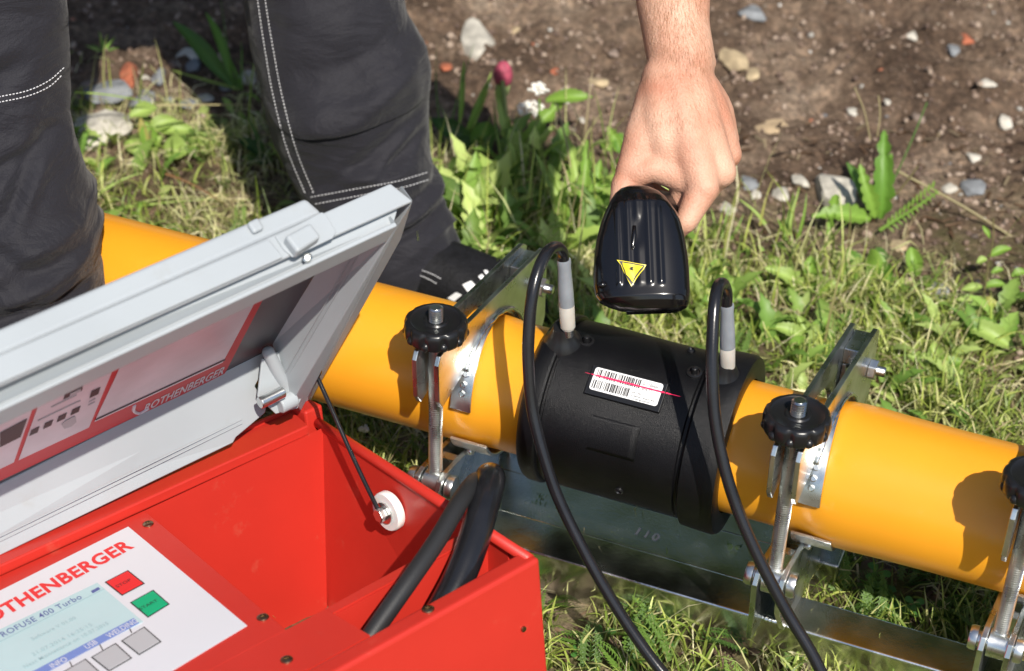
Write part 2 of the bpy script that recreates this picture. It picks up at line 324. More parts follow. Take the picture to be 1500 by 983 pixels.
# ---------------------------------------------------------------- coupler
def build_coupler():
    th = thing('electrofusion_coupler', 'ribbed black plastic coupler sleeve joining the two orange pipes, with barcode sticker', 'pipe coupler', T(-.2, 0, 0))
    prof = [(-.281, .0545), (-.2815, .0655), (-.2795, .0680), (-.276, .0698), (-.2665, .0700), (-.2650, .0690), (-.2646, .0655), (-.2628, .0655), (-.262, .0672)]
    prof += [(x, .0672+.0004*math.sin((x+.26)*60)) for x in np.linspace(-.258, -.156, 14)]
    prof += [(-.152, .0672), (-.1510, .0655), (-.1485, .0655), (-.148, .0690), (-.146, .0718), (-.128, .0728), (-.1215, .0728), (-.1185, .0712), (-.1175, .066), (-.1185, .0545)]
    v, f = lathe(T(0, 0, 0), PF.a, prof, 120, cap=False)
    body = part('sleeve', v, f, BLACKM, th, fix=False, auto=32)
    # terminal seats and studs
    for x, y in ((-.2655, -.012), (-.1345, -.008)):
        n = nz((0, y, .067)); u = T(0, n[1], n[2])-T(0, 0, 0); o = T(x, 0, 0)+u*.060
        v, f = lathe(o, u, [(0, .0165), (.008, .0150), (.012, .0112), (.020, .0082), (.023, .0070), (.023, .0)], 40, cap=False)
        part('terminal_shroud', v, f, BLACKS, th, fix=False, auto=40)
    for x, y in ((-.248, -.006), (-.158, -.010)):
        n = nz((0, y, .067)); u = T(0, n[1], n[2])-T(0, 0, 0); o = T(x, 0, 0)+u*.066
        v, f = lathe(o, u, [(0, .0062), (.0022, .0062), (.0026, .0052), (.0026, .0044), (.0012, .0040), (.0012, .0026), (.0062, .0023), (.0068, .0015), (.0068, 0)], 24, cap=False)
        part('fusion_indicator', v, f, BLACKS, th, fix=False, auto=40)
    # small moulded boss low on the front and faint raised panel
    for (x, y) in ((-.195, -.063), (-.17, .02)):
        n = nz((0, y, math.sqrt(max(.0672**2-y*y, 0))*(-1 if y < -.05 else 1))); u = T(0, n[1], n[2])-T(0, 0, 0)
        v, f = lathe(T(x, 0, 0)+u*.0665, u, [(0, .0035), (.0018, .0034), (.0024, .0026), (.0010, .0018), (.0010, 0)], 20, cap=False)
        part('moulded_boss', v, f, BLACKS, th, fix=False, auto=40)
    # recessed-looking raised smooth panel below the sticker
    ang0, ang1 = math.radians(10), math.radians(34); V = []; F = []; na, nx = 10, 8
    for i in range(na+1):
        a = ang0+(ang1-ang0)*i/na
        for k in range(nx+1):
            x = -.236+.052*k/nx; V.append(T(x, -.0675*math.cos(a), .0675*math.sin(a)))
    for i in range(na):
        for k in range(nx): F.append((i*(nx+1)+k, i*(nx+1)+k+1, (i+1)*(nx+1)+k+1, (i+1)*(nx+1)+k))
    part('smooth_panel', V, F, BLACKM, th, smooth=True, solid=.0002)
    # label seat + sticker
    a = math.radians(56.5); n = np.array((0, -math.cos(a), math.sin(a))); tdir = np.array((0, math.sin(a), math.cos(a)))
    c = T(-.2030, 0, 0)+(T(*(n*.0700))-T(0, 0, 0)); ux = PF.a; uy = T(*tdir)-T(0, 0, 0); un = T(*n)-T(0, 0, 0)
    L = Fr(c, ux, uy, un)
    v, f = box(-.0305, .0305, -.0128, .0112, -.004, .0)
    part('label_pad', L.W(v), f, BLACKS, th, bevel=.0006)
    def rr(x0, x1, y0, y1, r, z):
        out = []
        for cx, cy, a0 in ((x1-r, y1-r, 0), (x0+r, y1-r, 90), (x0+r, y0+r, 180), (x1-r, y0+r, 270)):
            for k in range(5): q = math.radians(a0+k*22.5); out.append((cx+r*math.cos(q), cy+r*math.sin(q), z))
        return out
    pts = rr(-.0275, .0275, -.0090, .0098, .0022, .0002)
    st = part('barcode_sticker', *prism(L.W(pts), un*.0004), WHITEST, th)
    V = []; F = []; random.seed(3)
    for (x0, x1, y0, y1) in ((-.025, .009, .0015, .0085), (-.026, .004, -.0075, -.0005)):
        x = x0
        while x < x1:
            w_ = random.choice((.0003, .0005, .0008, .0011)); bm = box(x, x+w_, y0, y1, .0007, .0008); n0 = len(V); V += L.W(bm[0]); F += [tuple(i+n0 for i in q) for q in bm[1]]; x += w_+random.choice((.0003, .0005, .0008))
    part('barcode_bars', V, F, INKB, st)
    for s, x0, x1, y0, h in (('S 110mm', .012, .024, .0050, .0022), ('SDR 11', .012, .020, .0010, .0013), ('PE 100', .006, .013, -.0035, .0013), ('Clamp required', .006, .0245, -.0060, .0014), ('Cooling 20min', .006, .022, -.0082, .0012)):
        text('sticker_lettering', s, L.w(x0, y0, .0008), L.w(x1, y0, .0008), L.w(x0, y0+h, .0008), INKB, st, off=.01)
    # projected laser line crossing the sticker
    V = []; F = []; n_ = 40
    for i in range(n_+1):
        u = i/n_; px = 857+(997-857)*u; py = 545.5+(581-545.5)*u
        h = PF.hit(px, py, y=-.03)
        # meet cylinder / sticker surface
        lo, hi = -.09, .02
        for _ in range(30):
            mid = (lo+hi)/2; q = PF.hit(px, py, y=mid); rr_ = math.hypot(q[1], q[2]); flat = q[1]*n[1]+q[2]*n[2]
            on = rr_ > .0676 if not (-.2335 < q[0] < -.1725) else (flat > .0713 if flat > 0 else True)
            if on: lo = mid
            else: hi = mid
        q = PF.hit(px, py, y=lo); half = .00058*(min(1, 5*u, 5*(1-u))+.1)*(.75+.5*random.random())
        for s in (-1, 1): V.append(T(q[0], q[1]+s*half*tdir[1], q[2]+s*half*tdir[2]))
    F = [(2*i, 2*i+1, 2*i+3, 2*i+2) for i in range(n_)]
    solo('laser_line', V, F, LASER, 'thin red laser line crossing the barcode sticker', 'laser line', fix=False)
    return th, body
build_coupler()
# ---------------------------------------------------------------- clamp frame
def build_frame():
    th = thing('alignment_clamp_frame', 'zinc plated steel clamp frame gripping the orange pipes on a long base beam', 'pipe clamp', T(-.06, 0, -.15))
    def bar(name, y0, y1, x0, x1, m=ZINCD, z0=-.157, z1=-.115, t=.003):
        # rectangular tube
        v, f = box(x0, x1, y0, y1, z0, z1)
        return part(name, [T(*p) for p in v], f, m, th, bevel=.0022, seg=3)
    bar('base_beam', -.0605, -.022, -.62, .46); bar('base_beam', .03, .066, -.36, -.03, ZINC, z0=-.157, z1=-.121)
    v, f = box(-.338, -.052, -.0218, .0296, -.121, -.1165)
    pt = part('base_plate', [T(*p) for p in v], f, ZINCD, th, bevel=.0008)
    v, f = box(-.338, -.052, .0298, .075, -.1206, -.1166); part('base_plate', [T(*p) for p in v], f, ZINCD, th, bevel=.0008)
    a = pl(930, 782, z=-.116); b = pl(966, 786, z=-.116); c = pl(933, 770, z=-.116)
    text('stamped_number', '110', T(a[0], a[1], -.1162), T(b[0], a[1]-.001, -.1162), T(a[0]+.001, c[1]-.002, -.1156), WHITEST, pt, off=.03, space=1.3)
    def clamp(xc, full=True):
        sh = .072
        X = lambda x, y: xc+x+sh*(y+.075)
        def W(pts): return [T(X(p[0], p[1]), p[1], p[2]) for p in pts]
        # upper arm: two plates
        arc = [(.0615*math.cos(math.radians(t)), .0615*math.sin(math.radians(t))) for t in (142, 128, 112, 96, 80, 64, 48, 34, 20, 8)]
        prof = [(-.0885, .036), (-.0905, .072), (-.087, .079), (-.060, .0835), (.096, .0735), (.1035, .068), (.1045, .0), (.098, -.012), (.072, -.012)]
        prof += [(y, z) for y, z in arc[::-1]]+[(-.0745, .030), (-.083, .027)]
        arm = None
        for s in (-1, 1):
            x0 = s*.0072; tck = .0040*s
            poly = [(x0, y, z) for y, z in prof]; v, f = prism(poly, (tck, 0, 0))
            o = part('arm_plate', W(v), f, ZINC, th, bevel=.0007)
            if arm is None: arm = o
        # spacer strip visible between the plates near the back
        v, f = box(-.0070, .0070, .070, .100, .052, .066); part('spacer_block', W(v), f, ZINC, arm, bevel=.0008)
        # back bolt and nut
        for s in (-1, 1):
            hexr = .0088; pts = [(s*.0113, .088+hexr*math.cos(PI*k/3+.3), .040+hexr*math.sin(PI*k/3+.3)) for k in range(6)]
            v, f = prism(W(pts), (T(s*.0065, 0, 0)-T(0, 0, 0))); part('hex_nut', v, f, CHROME, arm, bevel=.0008)
        v, f = lathe(T(X(.0175, .088), .088, .040), PF.a, [(-.03, .0042), (.006, .0042), (.007, .0034), (.007, 0)], 20, cap=False); part('clamp_bolt', v, f, CHROME, arm, auto=40)
        # rear standing plates
        for s in (-1, 1):
            poly = [(s*.0035, y, z) for y, z in ((.098, .050), (.072, .050), (.052, -.118), (.098, -.118))]; v, f = prism(poly, (s*.0035, 0, 0))
            part('rear_plate', W(v), f, ZINC, th, bevel=.0006)
        # saddles (rolled sheet strips hugging the pipe)
        def saddle(r, t0, t1, xa, xb, rag=0.0, name='saddle'):
            V = []; F = []; n = 28
            for i in range(n+1):
                t = math.radians(t0+(t1-t0)*i/n)
                for r_ in (r, r+.0028):
                    for x in (xa, xa+(xb-xa)*(1 if name != 'upper_saddle' else 1-.30*min(1, i/16))): V.append(T(xc+x, r_*math.cos(t), r_*math.sin(t)))
            for i in range(n):
                a = 4*i; b = 4*(i+1)
                F += [(a, a+1, b+1, b), (a+2, b+2, b+3, a+3), (a, b, b+2, a+2), (a+1, a+3, b+3, b+1)]
            F += [(0, 2, 3, 1), (4*n, 4*n+1, 4*n+3, 4*n+2)]
            return part(name, V, F, ZINC, th, smooth=False, auto=40, bevel=.0004)
        sd = saddle(.0573, 171, 12, .0060, .0240, name='upper_saddle')
        lo = saddle(.0573, 206, 334, .004, .036, name='lower_saddle')
        # weld bead along arm/saddle joint
        wp = []; wr_ = []
        for i in range(46):
            t = math.radians(140-i*2.6); r = .0606+.0005*random.random(); wp.append(np.array(T(X(.0122, r*math.cos(t))+.0006*random.random(), r*math.cos(t), r*math.sin(t)))); wr_.append(.0015+.0009*random.random())
        V, F = tube(wp, wr_, 8)
        part('weld_bead', V, F, ZINCD, sd, smooth=True)['kind'] = 'stuff'
        V = []; F = []
        for (y, z) in ((-.0555, .0235), (-.0525, .0305), (-.048, .0375)):
            m_ = lathe(T(xc+.0150, y, z), T(0, y, z)-T(0, 0, 0), [(-.002, .0026), (.0006, .0026), (.0009, .0019), (.0009, 0)], 16, cap=False); n0 = len(V); V += list(m_[0]); F += [tuple(k+n0 for k in q) for q in m_[1]]
        part('spot_weld', V, F, ZINCD, sd)
        # lower bracket: two ears from the beam to the lower saddle
        for s, dz in ((-1, 0), (1, 0)):
            prof2 = [(-.030, -.1148), (-.0865, -.1148) if s < 0 else (-.066, -.1148), (-.0880, -.080), (-.0905, -.055), (-.086, -.046), (-.076, -.0435), (-.034, -.0475), (.02, -.060), (.02, -.1148)]
            poly = [(s*.0075, y, z) for y, z in prof2]; v, f = prism(poly, (s*.0045, 0, 0))
            lb = part('bracket_ear', W(v), f, ZINC, th, bevel=.0007)
        # web between ears
        v, f = box(-.0073, .0073, -.058, .02, -.076, -.072); part('bracket_web', W(v), f, ZINC, lb)
        v, f = box(-.0073, .0073, -.052, -.044, -.071, -.050); part('bracket_web', W(v), f, ZINC, lb)
        V = []; F = []
        for i in range(26):
            m_ = sphere(T(X(.011+.002*random.random(), -.04)+.002, -.040+.0022*i*.5, -.047-.00035*i+.001*random.random()), .0026+.001*random.random(), 7, 5)
            n0 = len(V); V += list(m_[0]); F += [tuple(k+n0 for k in q) for q in m_[1]]
        for i in range(20):
            m_ = sphere(T(xc-.012+.024*random.random(), -.060+.03*random.random()*0+.002*random.random(), -.1145), .0026+.001*random.random(), 7, 5)
            n0 = len(V); V += list(m_[0]); F += [tuple(k+n0 for k in q) for q in m_[1]]
        part('weld_bead', V, F, ZINCD, lb, smooth=True)['kind'] = 'stuff'
        # pivot pin with domed head
        v, f = lathe(T(xc-.021, -.076, -.057), PF.a, [(0, 0), (0, .0085), (.002, .0095), (.006, .0095), (.0065, .006), (.033, .006), (.0335, .0098), (.0375, .0102), (.0395, .0095), (.0403, .0070), (.0399, 0)], 32, cap=False)
        part('pivot_pin', v, f, CHROME, lb, fix=True, auto=35)
        # threaded rod
        zb, zt, y = -.055, .112, -.0725
        prof3 = [(0, .0)]; z = 0; Lr = zt-zb
        while z < Lr: prof3 += [(z, .0041), (z+.0009, .0057), (z+.0012, .0057), (z+.0020, .0041)]; z += .0021
        prof3 += [(Lr+.001, .0040), (Lr+.001, 0)]
        v, f = lathe(T(xc, y, zb), (0, 0, 1), prof3, 22, cap=False); rod = part('threaded_rod', v, f, ZINC, th, fix=False)
        v, f = lathe(T(xc-.0068, -.076, -.057), PF.a, [(0, 0), (0, .011), (.0136, .011), (.0136, 0)], 28, cap=False); part('rod_eye', v, f, ZINC, rod, auto=40)
        # knob : fluted disc with balls in the recesses
        R = .0247; V = []; F = []; seg = 96; o = np.array(T(xc, y, .086))
        pr = [(0, .30, 0), (0, .80, 0), (.0015, .95, 1), (.004, 1.0, 1), (.0115, 1.0, 1), (.0145, .965, .6), (.0158, .90, .2), (.0160, .80, 0), (.0148, .74, 0), (.0146, .40, 0), (.0158, .36, 0), (.0158, .26, 0), (.0120, .24, 0)]
        for t, rf, fl in pr:
            for k in range(seg):
                a = 2*PI*k/seg; d = max(0, math.cos(10*a))**2.2
                rr = R*rf*(1-fl*.085*d); V.append(o+np.array((rr*math.cos(a), rr*math.sin(a), t)))
        for i in range(len(pr)-1):
            for k in range(seg): F.append((i*seg+k, i*seg+(k+1) % seg, (i+1)*seg+(k+1) % seg, (i+1)*seg+k))
        F.append(tuple(range(seg))[::-1]); F.append(tuple((len(pr)-1)*seg+k for k in range(seg)))
        kb = part('knob', V, F, BLACKS, rod, fix=False, auto=38)
        V = []; F = []
        for k in range(10):
            a = 2*PI*k/10; m_ = sphere(o+np.array((R*.88*math.cos(a), R*.88*math.sin(a), .0045)), .0040, 12, 8); n0 = len(V); V += m_[0]; F += [tuple(i+n0 for i in q) for q in m_[1]]
        part('knob_grip_balls', V, F, BLACKS, rod, smooth=True)
    clamp(-.3475); clamp(-.0635); clamp(.1080)
build_frame()
# ---------------------------------------------------------------- welding leads
def lead(pts, cx, ctop, label, clab):
    th = thing('welding_lead', label, 'cable', T(cx, 0, .07), 'welding leads')
    P3 = [T(*pl(px, py, y=y)) for px, py, y in pts]
    v, f = tube(catmull(P3, 12), .0046, 16); part('cable_jacket', v, f, RUBBER, th, smooth=True, fix=False)
    return th, P3
def connector(th, base, top, r=.0060):
    base = np.array(T(*base)); top = np.array(T(*top)); d = top-base; L = np.linalg.norm(d)
    v, f = lathe(base, d, [(0, .0), (0, r*.80), (.0015, r*.86), (.002, r*.98), (L*.34, r*1.02), (L*.345, r*.98)], 28, cap=False); part('ferrule', v, f, SLEEVE2, th, auto=40)
    v, f = lathe(base, d, [(L*.345, r*1.0), (L*.36, r*1.03), (L*.60, r*.98), (L*.9, r*.86), (L*.97, r*.92), (L, r*.86), (L, r*.45), (L*.9, r*.4)], 28, cap=False); part('boot', v, f, SLEEVE, th, auto=50)
    v, f = lathe(base-nz(d)*.006, d, [(0, .0042), (.007, .0042)], 20); part('contact_pin', v, f, CHROME, th, auto=40)
c1 = [(825, 386, -.013), (824, 370, -.015), (815, 362, -.024), (803, 368, -.040), (790, 392, -.056), (780, 430, -.070), (775, 480, -.080), (774, 530, -.088), (780, 600, -.098), (797, 670, -.108), (820, 735, -.116), (858, 812, -.126), (900, 885, -.134), (940, 945, -.141), (975, 990, -.147), (1020, 1040, -.155), (1090, 1090, -.17)]
th1, q = lead(c1, -.2655, None, 'black welding lead looping down from the left coupler terminal', '')
connector(th1, pl(832, 482, y=-.016), pl(826, 380, y=-.013))
c2 = [(1064, 448, -.012), (1064, 428, -.014), (1059, 416, -.022), (1052, 420, -.034), (1047, 445, -.048), (1044, 490, -.062), (1043, 540, -.074), (1047, 610, -.086), (1060, 680, -.096), (1082, 750, -.105), (1115, 825, -.113), (1152, 895, -.120), (1188, 955, -.128), (1210, 1000, -.135), (1235, 1060, -.145)]
th2, q = lead(c2, -.1345, None, 'black welding lead looping down from the right coupler terminal', '')
connector(th2, pl(1066, 540, y=-.010), pl(1065, 446, y=-.012), r=.0058)
# ---------------------------------------------------------------- red box
e1 = nz(M@np.array((2820, 1447, -2700.))); e2 = nz(M@np.array((-2178, 1065, -2700.)))
e2 = nz(e2-e1*(e1@e2)*.6); e1 = nz(e1-e2*(e1@e2)); e3 = np.cross(e1, e2)
BF = Fr(G(776, 810, .20), e1, e2, e3)
def bz(px, py, **k):
    k = {dict(a='x', b='y', c='z')[q]: v for q, v in k.items()}; return BF.hit(px, py, **k)
def B3(*p): return BF.w(*p)
def build_box():
    th = thing('welding_machine', 'red metal electrofusion welding box with control panel and open grey lid', 'welding machine', B3(-.2, .13, -.22))
    def quadbox(name, pts, z0, z1, m=RED, bevel=.0012, parent=th, **k):
        poly = [B3(p[0], p[1], z0) for p in pts]; v, f = prism(poly, e3*(z1-z0)); return part(name, v, f, m, parent, bevel=bevel, **k)
    aR = lambda b: .0345*b/.2964
    LW = -.46
    # side wall with rolled rim
    t = .0035
    quadbox('side_wall', [(aR(0)-t, .006), (aR(0), .006), (aR(.2964), .2964), (aR(.2964)-t, .2964)], -.24, -.0005)
    v, f = tube([B3(aR(-.006)-.0035, -.004, -.0018), B3(aR(.2)-.0035, .2, -.0018), B3(aR(.2964)-.0035, .296, -.0018)], .0042, 14); part('rolled_rim', v, f, RED, th, smooth=True)
    # corner post at back right
    v, f = box(.018, .0355, .278, .298, -.2, .012); part('corner_post', BF.W(v), f, RED, th, bevel=.002)
    # front wall and its lip
    quadbox('front_wall', [(0.0005, -.0098), (0.0005, .0062), (LW, .0062-.0), (LW, -.0098)], -.245, .0, bevel=.0030, seg=3)
    for a in (-.0095,):
        q = bz(766, 921, b=-.0098); v, f = lathe(B3(q[0], -.0101, q[2]), -e2, [(0, .0022), (.0012, .0020), (.0014, 0)], 16, cap=False); part('rivet', v, f, BRASS, th)
    # front strip (panel surround) with the cable slot at its right end
    quadbox('front_strip', [(-.1375, .0063), (-.1375, .0535), (LW, .0535), (LW, .0063)], -.0022, -.0005, bevel=0)
    quadbox('front_strip', [(-.1373, .046), (-.004, .046), (-.004, .0565), (-.1373, .0535)], -.0022, -.0005, bevel=0)
    # slot's floor far below
    quadbox('slot_floor', [(-.137, .006), (-.001, .006), (.003, .046), (-.137, .046)], -.062, -.060, bevel=0)
    v, f = box(-.137, 0, .0445, .046, -.06, -.0024); part('tub_front_wall', BF.W(v), f, RED, th)
    # control panel sheet
    quadbox('control_panel', [(-.170, .0537), (-.1445, .2640), (LW, .2640), (LW, .0537)], -.0022, -.0006, bevel=.0004)
    # storage tub
    bot = -.175
    def q4(name, pts, m=RED): 
        return part(name, [B3(*p) for p in pts], [(0, 1, 2, 3)], m, th, fix=False, solid=.0015)
    q4('tub_back_wall', [(-.148, .2642, -.001), (.006, .2662, -.001), (.002, .2600, bot), (-.148, .2600, bot)])
    q4('tub_side_wall', [(.0265, .2662, -.001), (-.0022+.0015, .02, -.001), (-.012, .02, bot), (.002, .2602, bot)])
    part('tub_back_wall', [B3(*p) for p in ((.004, .2662, -.001), (.0275, .2662, -.001), (.003, .2602, bot))], [(0, 1, 2)], RED, th, fix=False)
    q4('tub_floor', [(-.16, .03, bot), (.01, .03, bot), (.01, .262, bot), (-.16, .262, bot)])
    # back ledge with step
    quadbox('back_ledge', [(-.46, .2645), (.012, .2668), (.019, .297), (-.46, .297)], -.002, .0065, bevel=.0012)
    quadbox('rear_wall', [(-.46, .2972), (.034, .2972), (.034, .3005), (-.46, .3005)], -.24, .010, bevel=.001)
    # screws
    def screw(px, py, r=.0042, m=BRASS, c=-.0005):
        q = bz(px, py, c=c); o = B3(*q)
        v, f = lathe(o, e3, [(0, r), (.0010, r*.95), (.0018, r*.62), (.0018, r*.42), (.0006, r*.36), (.0006, 0)], 20, cap=False); part('screw', v, f, m, th, auto=35)
    screw(217, 768); screw(385, 905); screw(420, 967, c=-.0005); screw(627, 893, r=.0044, c=.0001)
    # ---- label film and prints on the panel
    z = -.0004
    def lab(px, py, dz=0.0): 
        q = bz(px, py, c=z+dz); return B3(q[0], q[1], z+dz)
    L1, L2 = lab(188, 772), lab(362, 917); L0 = lab(0, 866); dL = nz(L0-L1)
    lf = part('label_film', *prism([L1+dL*.31, L1, L2, L2+nz(lab(256, 981)-L2)*.30], e3*.0004), LABELW, th)
    def poly(name, pts, m, dz, parent, th_=.0003, **k): return part(name, *prism([lab(px, py, dz) for px, py in pts], e3*th_), m, parent, **k)
    ux = nz(lab(142.5, 854)-lab(0, 922.5)); uy = nz(lab(142.5, 854)-lab(209.6, 911))
    TR = lab(142.5, 854, .0006); BR = lab(209.6, 911, .0006)
    sc = part('display', *prism([TR, BR, BR-ux*.135, TR-ux*.135], e3*.0003), SCREEN, th)
    def txt(s, p0, p1, hpx, m, par=sc, dz=.0014, **k):
        a = lab(*p0, dz); b = lab(*p1, dz); u = uy*hpx
        return text('lettering', s, a, b, a+u, m, par, **k)
    # big red name; whole word, baseline anchored at its right end
    a1 = lab(197, 801, .0007); a0 = lab(2, 905, .0007); d = a1-a0; a0f = a1-d*(12/10.3)
    text('lettering', 'ROTHENBERGER', a0f, a1, a0f+uy*.0148, REDINK, lf, off=.034, space=1.06)
    def line(p0, p1, w_, m, dz=.0012, par=sc):
        a = lab(*p0, dz); b = lab(*p1, dz); n = np.cross(e3, nz(b-a))*w_
        part('print_line', *prism([a-n, b-n, b+n, a+n], e3*.0001), m, par)
    line((0, 940), (152, 863), .0003, INKF)
    txt('ROFUSE 400 Turbo', (5, 933), (121, 876), .0068, INKBL, off=.004, space=1.1)
    txt('Software V 01.00', (48, 938), (112, 906), .0040, INKF, off=.004, space=1.1)
    txt('21.07.2014 16:25:15', (49, 961), (136, 916), .0042, INKF, off=.004, space=1.1)
    txt('Next Maintenance on 10.07.2015', (37, 979), (160, 914), .0042, INKF, off=.004, space=1.1)
    poly('print_block', [(133, 866), (144, 860), (147, 863), (136, 869)], INKBL, .0012, sc, .0001)
    A_, B_ = lab(196, 905.5, .0010), lab(204, 913, .0010); dd = nz(lab(70, 972)-lab(196, 905.5))
    part('menu_bar', *prism([A_, B_, B_+dd*.17, A_+dd*.17], e3*.0002), BARBL, sc)
    for s, p0, p1 in (('WELDING', (160, 935), (203, 911)), ('USB', (128, 951), (144, 942)), ('INFO', (77, 979), (100, 967))):
        txt(s, p0, p1, .0058, LABELW, dz=.0016, off=.006)
    def button(pts, m, s=None, tp=None):
        c = np.mean(pts, 0); big = [tuple(c+(np.array(p)-c)*1.10) for p in pts]
        o = poly('button_border', big, INKB, .0007, th, .0002, bevel=0)
        bt = poly('button', pts, m, .0009, th, .0005, bevel=.0003)
        if s:
            a = lab(*tp[0], .0016); b = lab(*tp[1], .0016); text('lettering', s, a, b, a+uy*.0034, INKB, bt, off=.004)
    button([(187, 837), (209.6, 854.8), (179, 871), (156, 853)], REDCARD if False else REDINK, 'STOP', ((172, 861), (193, 850)))
    button([(224, 866), (246, 885), (217, 903), (193, 883)], GREENB, 'START', ((206, 894), (232, 880)))
    button([(211, 920), (234, 940), (204, 958), (180, 939)], GREYB); button([(169, 944), (191, 964), (160, 982), (136, 963)], GREYB); button([(125, 967), (148, 988), (117, 1005), (92, 986)], GREYB)
    line((193, 927), (189, 919), .00035, INKB, .0009, lf); line((151, 953), (146, 944), .00035, INKB, .0009, lf); line((106, 977), (102, 969), .00035, INKB, .0009, lf)
    # ---- roller and lanyard
    q = bz(566, 750, a=.004); o = B3(*q)
    v, f = lathe(o+e1*.006, -e1, [(0, .0150), (.001, .0158), (.006, .0158), (.0072, .0150), (.0072, .008), (.005, .007), (.005, 0)], 36, cap=False); ro = part('roller', v, f, WHITEP, th, auto=40)
    v, f = lathe(o-e1*.0012, -e1, [(0, .0088), (.0015, .0088), (.0016, .0062), (.0016, 0)], 28, cap=False); part('washer', v, f, CHROME, ro, auto=40)
    hx = [o-e1*.0028+(e2*math.cos(PI*k/3)+e3*math.sin(PI*k/3))*.0058 for k in range(6)]
    v, f = prism(hx, -e1*.006); part('hex_bolt', v, f, CHROME, ro, bevel=.0007)
    s0 = B3(*bz(463, 548, a=.012)); s1 = o-e1*.006+e3*.001
    mid = (s0+s1)/2-e3*.003
    v, f = tube(catmull([s0, (s0*.75+s1*.25)-e3*.001, mid, (s0*.25+s1*.75)-e3*.0025, s1], 6), .0018, 10); part('lid_lanyard', v, f, RUBBER, th, smooth=True)
    v, f = sphere(s0+e2*.002+e3*.002, .0062, 14, 10); part('lanyard_button', v, f, BLACKS, th, smooth=True)
    # ---- lid
    H = B3(0, .2667, .0251); el = nz(M@np.array((3600, 1850, -2700.)))
    r = ray(582, 330); Tp = CAM+r*(((H-CAM)@el)/(r@el)); ev = nz(Tp-H); ed = np.cross(ev, el); ed = ed if ed@e2 > 0 else -ed
    LF = Fr(H, el, ev, ed); VT = float(np.linalg.norm(Tp-H))+.004
    def lh(px, py, v=None, d=None): return LF.w(*LF.hit(px, py, y=v, z=d))
    def sec(R, L, **k):
        a, b = lh(*R, **k), lh(*L, **k); return a, a+(b-a)*1.5
    low = sec((415, 613), (0, 814), v=-.004); F1 = sec((402, 508), (0, 708), d=.04)
    rin = sec((567, 354), (0, 624), d=0); rout = sec((583, 330), (0, 602), d=0); sk = sec((605, 294), (0, 565), v=VT); top = sec((572, 268), (0, 520), v=VT)
    F2 = (F1[0]+ev*.224-ed*.014, F1[1]+ev*.232-ed*.014)
    lid = part('lid', *prism([F1[0]+el*.02, F2[0]+el*.02, F2[1], F1[1]], ed*.002), FLOORP, th, label='dark inner face of the open lid')
    def slab(name, pts, dv, m=GREYP, par=lid, bevel=.0012, seg=3, **k): return part(name, *prism(pts, dv), m, par, bevel=bevel, seg=seg, **k)
    nw = nz(np.cross(F1[1]-F1[0], low[0]-F1[0])); nw = nw if nw@ev < 0 else -nw
    def wh(px, py): rr_ = ray(px, py); return CAM+rr_*(((F1[0]-CAM)@nw)/(rr_@nw))
    slab('lid_wall', [F1[0]+el*.002, F1[1], low[1], wh(342, 649), wh(346, 641), wh(389, 605), wh(391, 594), wh(374, 566)], nw*.003)
    rc_ = -nw*.010
    slab('hinge_recess', [wh(404, 505)+rc_, wh(372, 520)+rc_, wh(366, 575)+rc_, wh(392, 600)+rc_, wh(424, 592)+rc_, wh(432, 570)+rc_], -nw*.002, bevel=.0005)
    g0 = (low[0]*.80+F1[0]*.20, low[1]*.80+F1[1]*.20); g0 = (g0[0]+(low[1]-low[0])*.10, g0[1]); off = nz(F1[0]-low[0])*.0032
    for k in (0, 1):
        v, f = tube([g0[0]+off*k-nw*.0001, g0[1]+off*k-nw*.0001], .00042, 6); part('pressed_line', v, f, GREYP, lid)
    slab('rim_bead', [rin[0], rin[1], rout[1], rout[0]], ed*.0035, bevel=.0012)
    slab('rim_wall', [rin[0]+ed*.0035, rin[1]+ed*.0035, rin[1]+ed*.0035+ev*.002, rin[0]+ed*.0035+ev*.002], ed*.023, FLOORP, bevel=0)
    gt = (rout[0]-ev*.006+ed*.0034, rout[1]-ev*.006+ed*.0034)
    slab('gutter', [gt[0], gt[1], LF.w(-.44, VT-.006, .014), LF.w(.012, VT-.006, .014)], ed*.002, bevel=0)
    slab('lid_wall', [sk[0], sk[1], top[1], top[0]], -ev*.0035, bevel=.0014)
    # rear shell
    slab('lid_back', [F1[0]+ed*.0025+el*.008, top[0]-ev*.003-ed*.003, top[1]-ev*.003-ed*.003, F1[1]+ed*.0025], ed*.0025, bevel=.0008)
    # raised cover behind the free edge
    c = [lh(473, 311, v=VT), lh(0, 520, v=VT), lh(0, 480, v=VT), lh(448, 289, v=VT)]; c[1] = c[0]+(c[1]-c[0])*1.6; c[2] = c[3]+(c[2]-c[3])*1.6
    slab('cover_step', [q+ed*0 for q in c], -ev*.045, bevel=.003)
    # raised front plateau left of the latch, and the latch recess frame
    c = [lh(392, 352, v=VT), lh(0, 522, v=VT), lh(0, 564, v=VT), lh(414, 379, v=VT)]; c[1] = c[0]+(c[1]-c[0])*1.6; c[2] = c[3]+(c[2]-c[3])*1.6
    slab('cover_step', c, ev*.0024, bevel=.0018)
    slab('cover_step', [lh(x, y, v=VT) for x, y in ((360, 330), (376, 322), (386, 338), (370, 346))], ev*.004, bevel=.0024)
    slab('latch_surround', [lh(x, y, v=VT) for x, y in ((452, 322), (470, 312), (476, 314), (492, 341), (487, 350), (428, 378), (414, 366), (402, 347))], ev*.0014, bevel=.001)
    slab('latch_button', [lh(x, y, v=VT+.009) for x, y in ((418, 345), (455, 325), (471, 346), (436, 369))], -ev*.010, bevel=.0022)
    c_ = lh(450, 378, v=VT-.004); n_ = nz(CAM-c_)
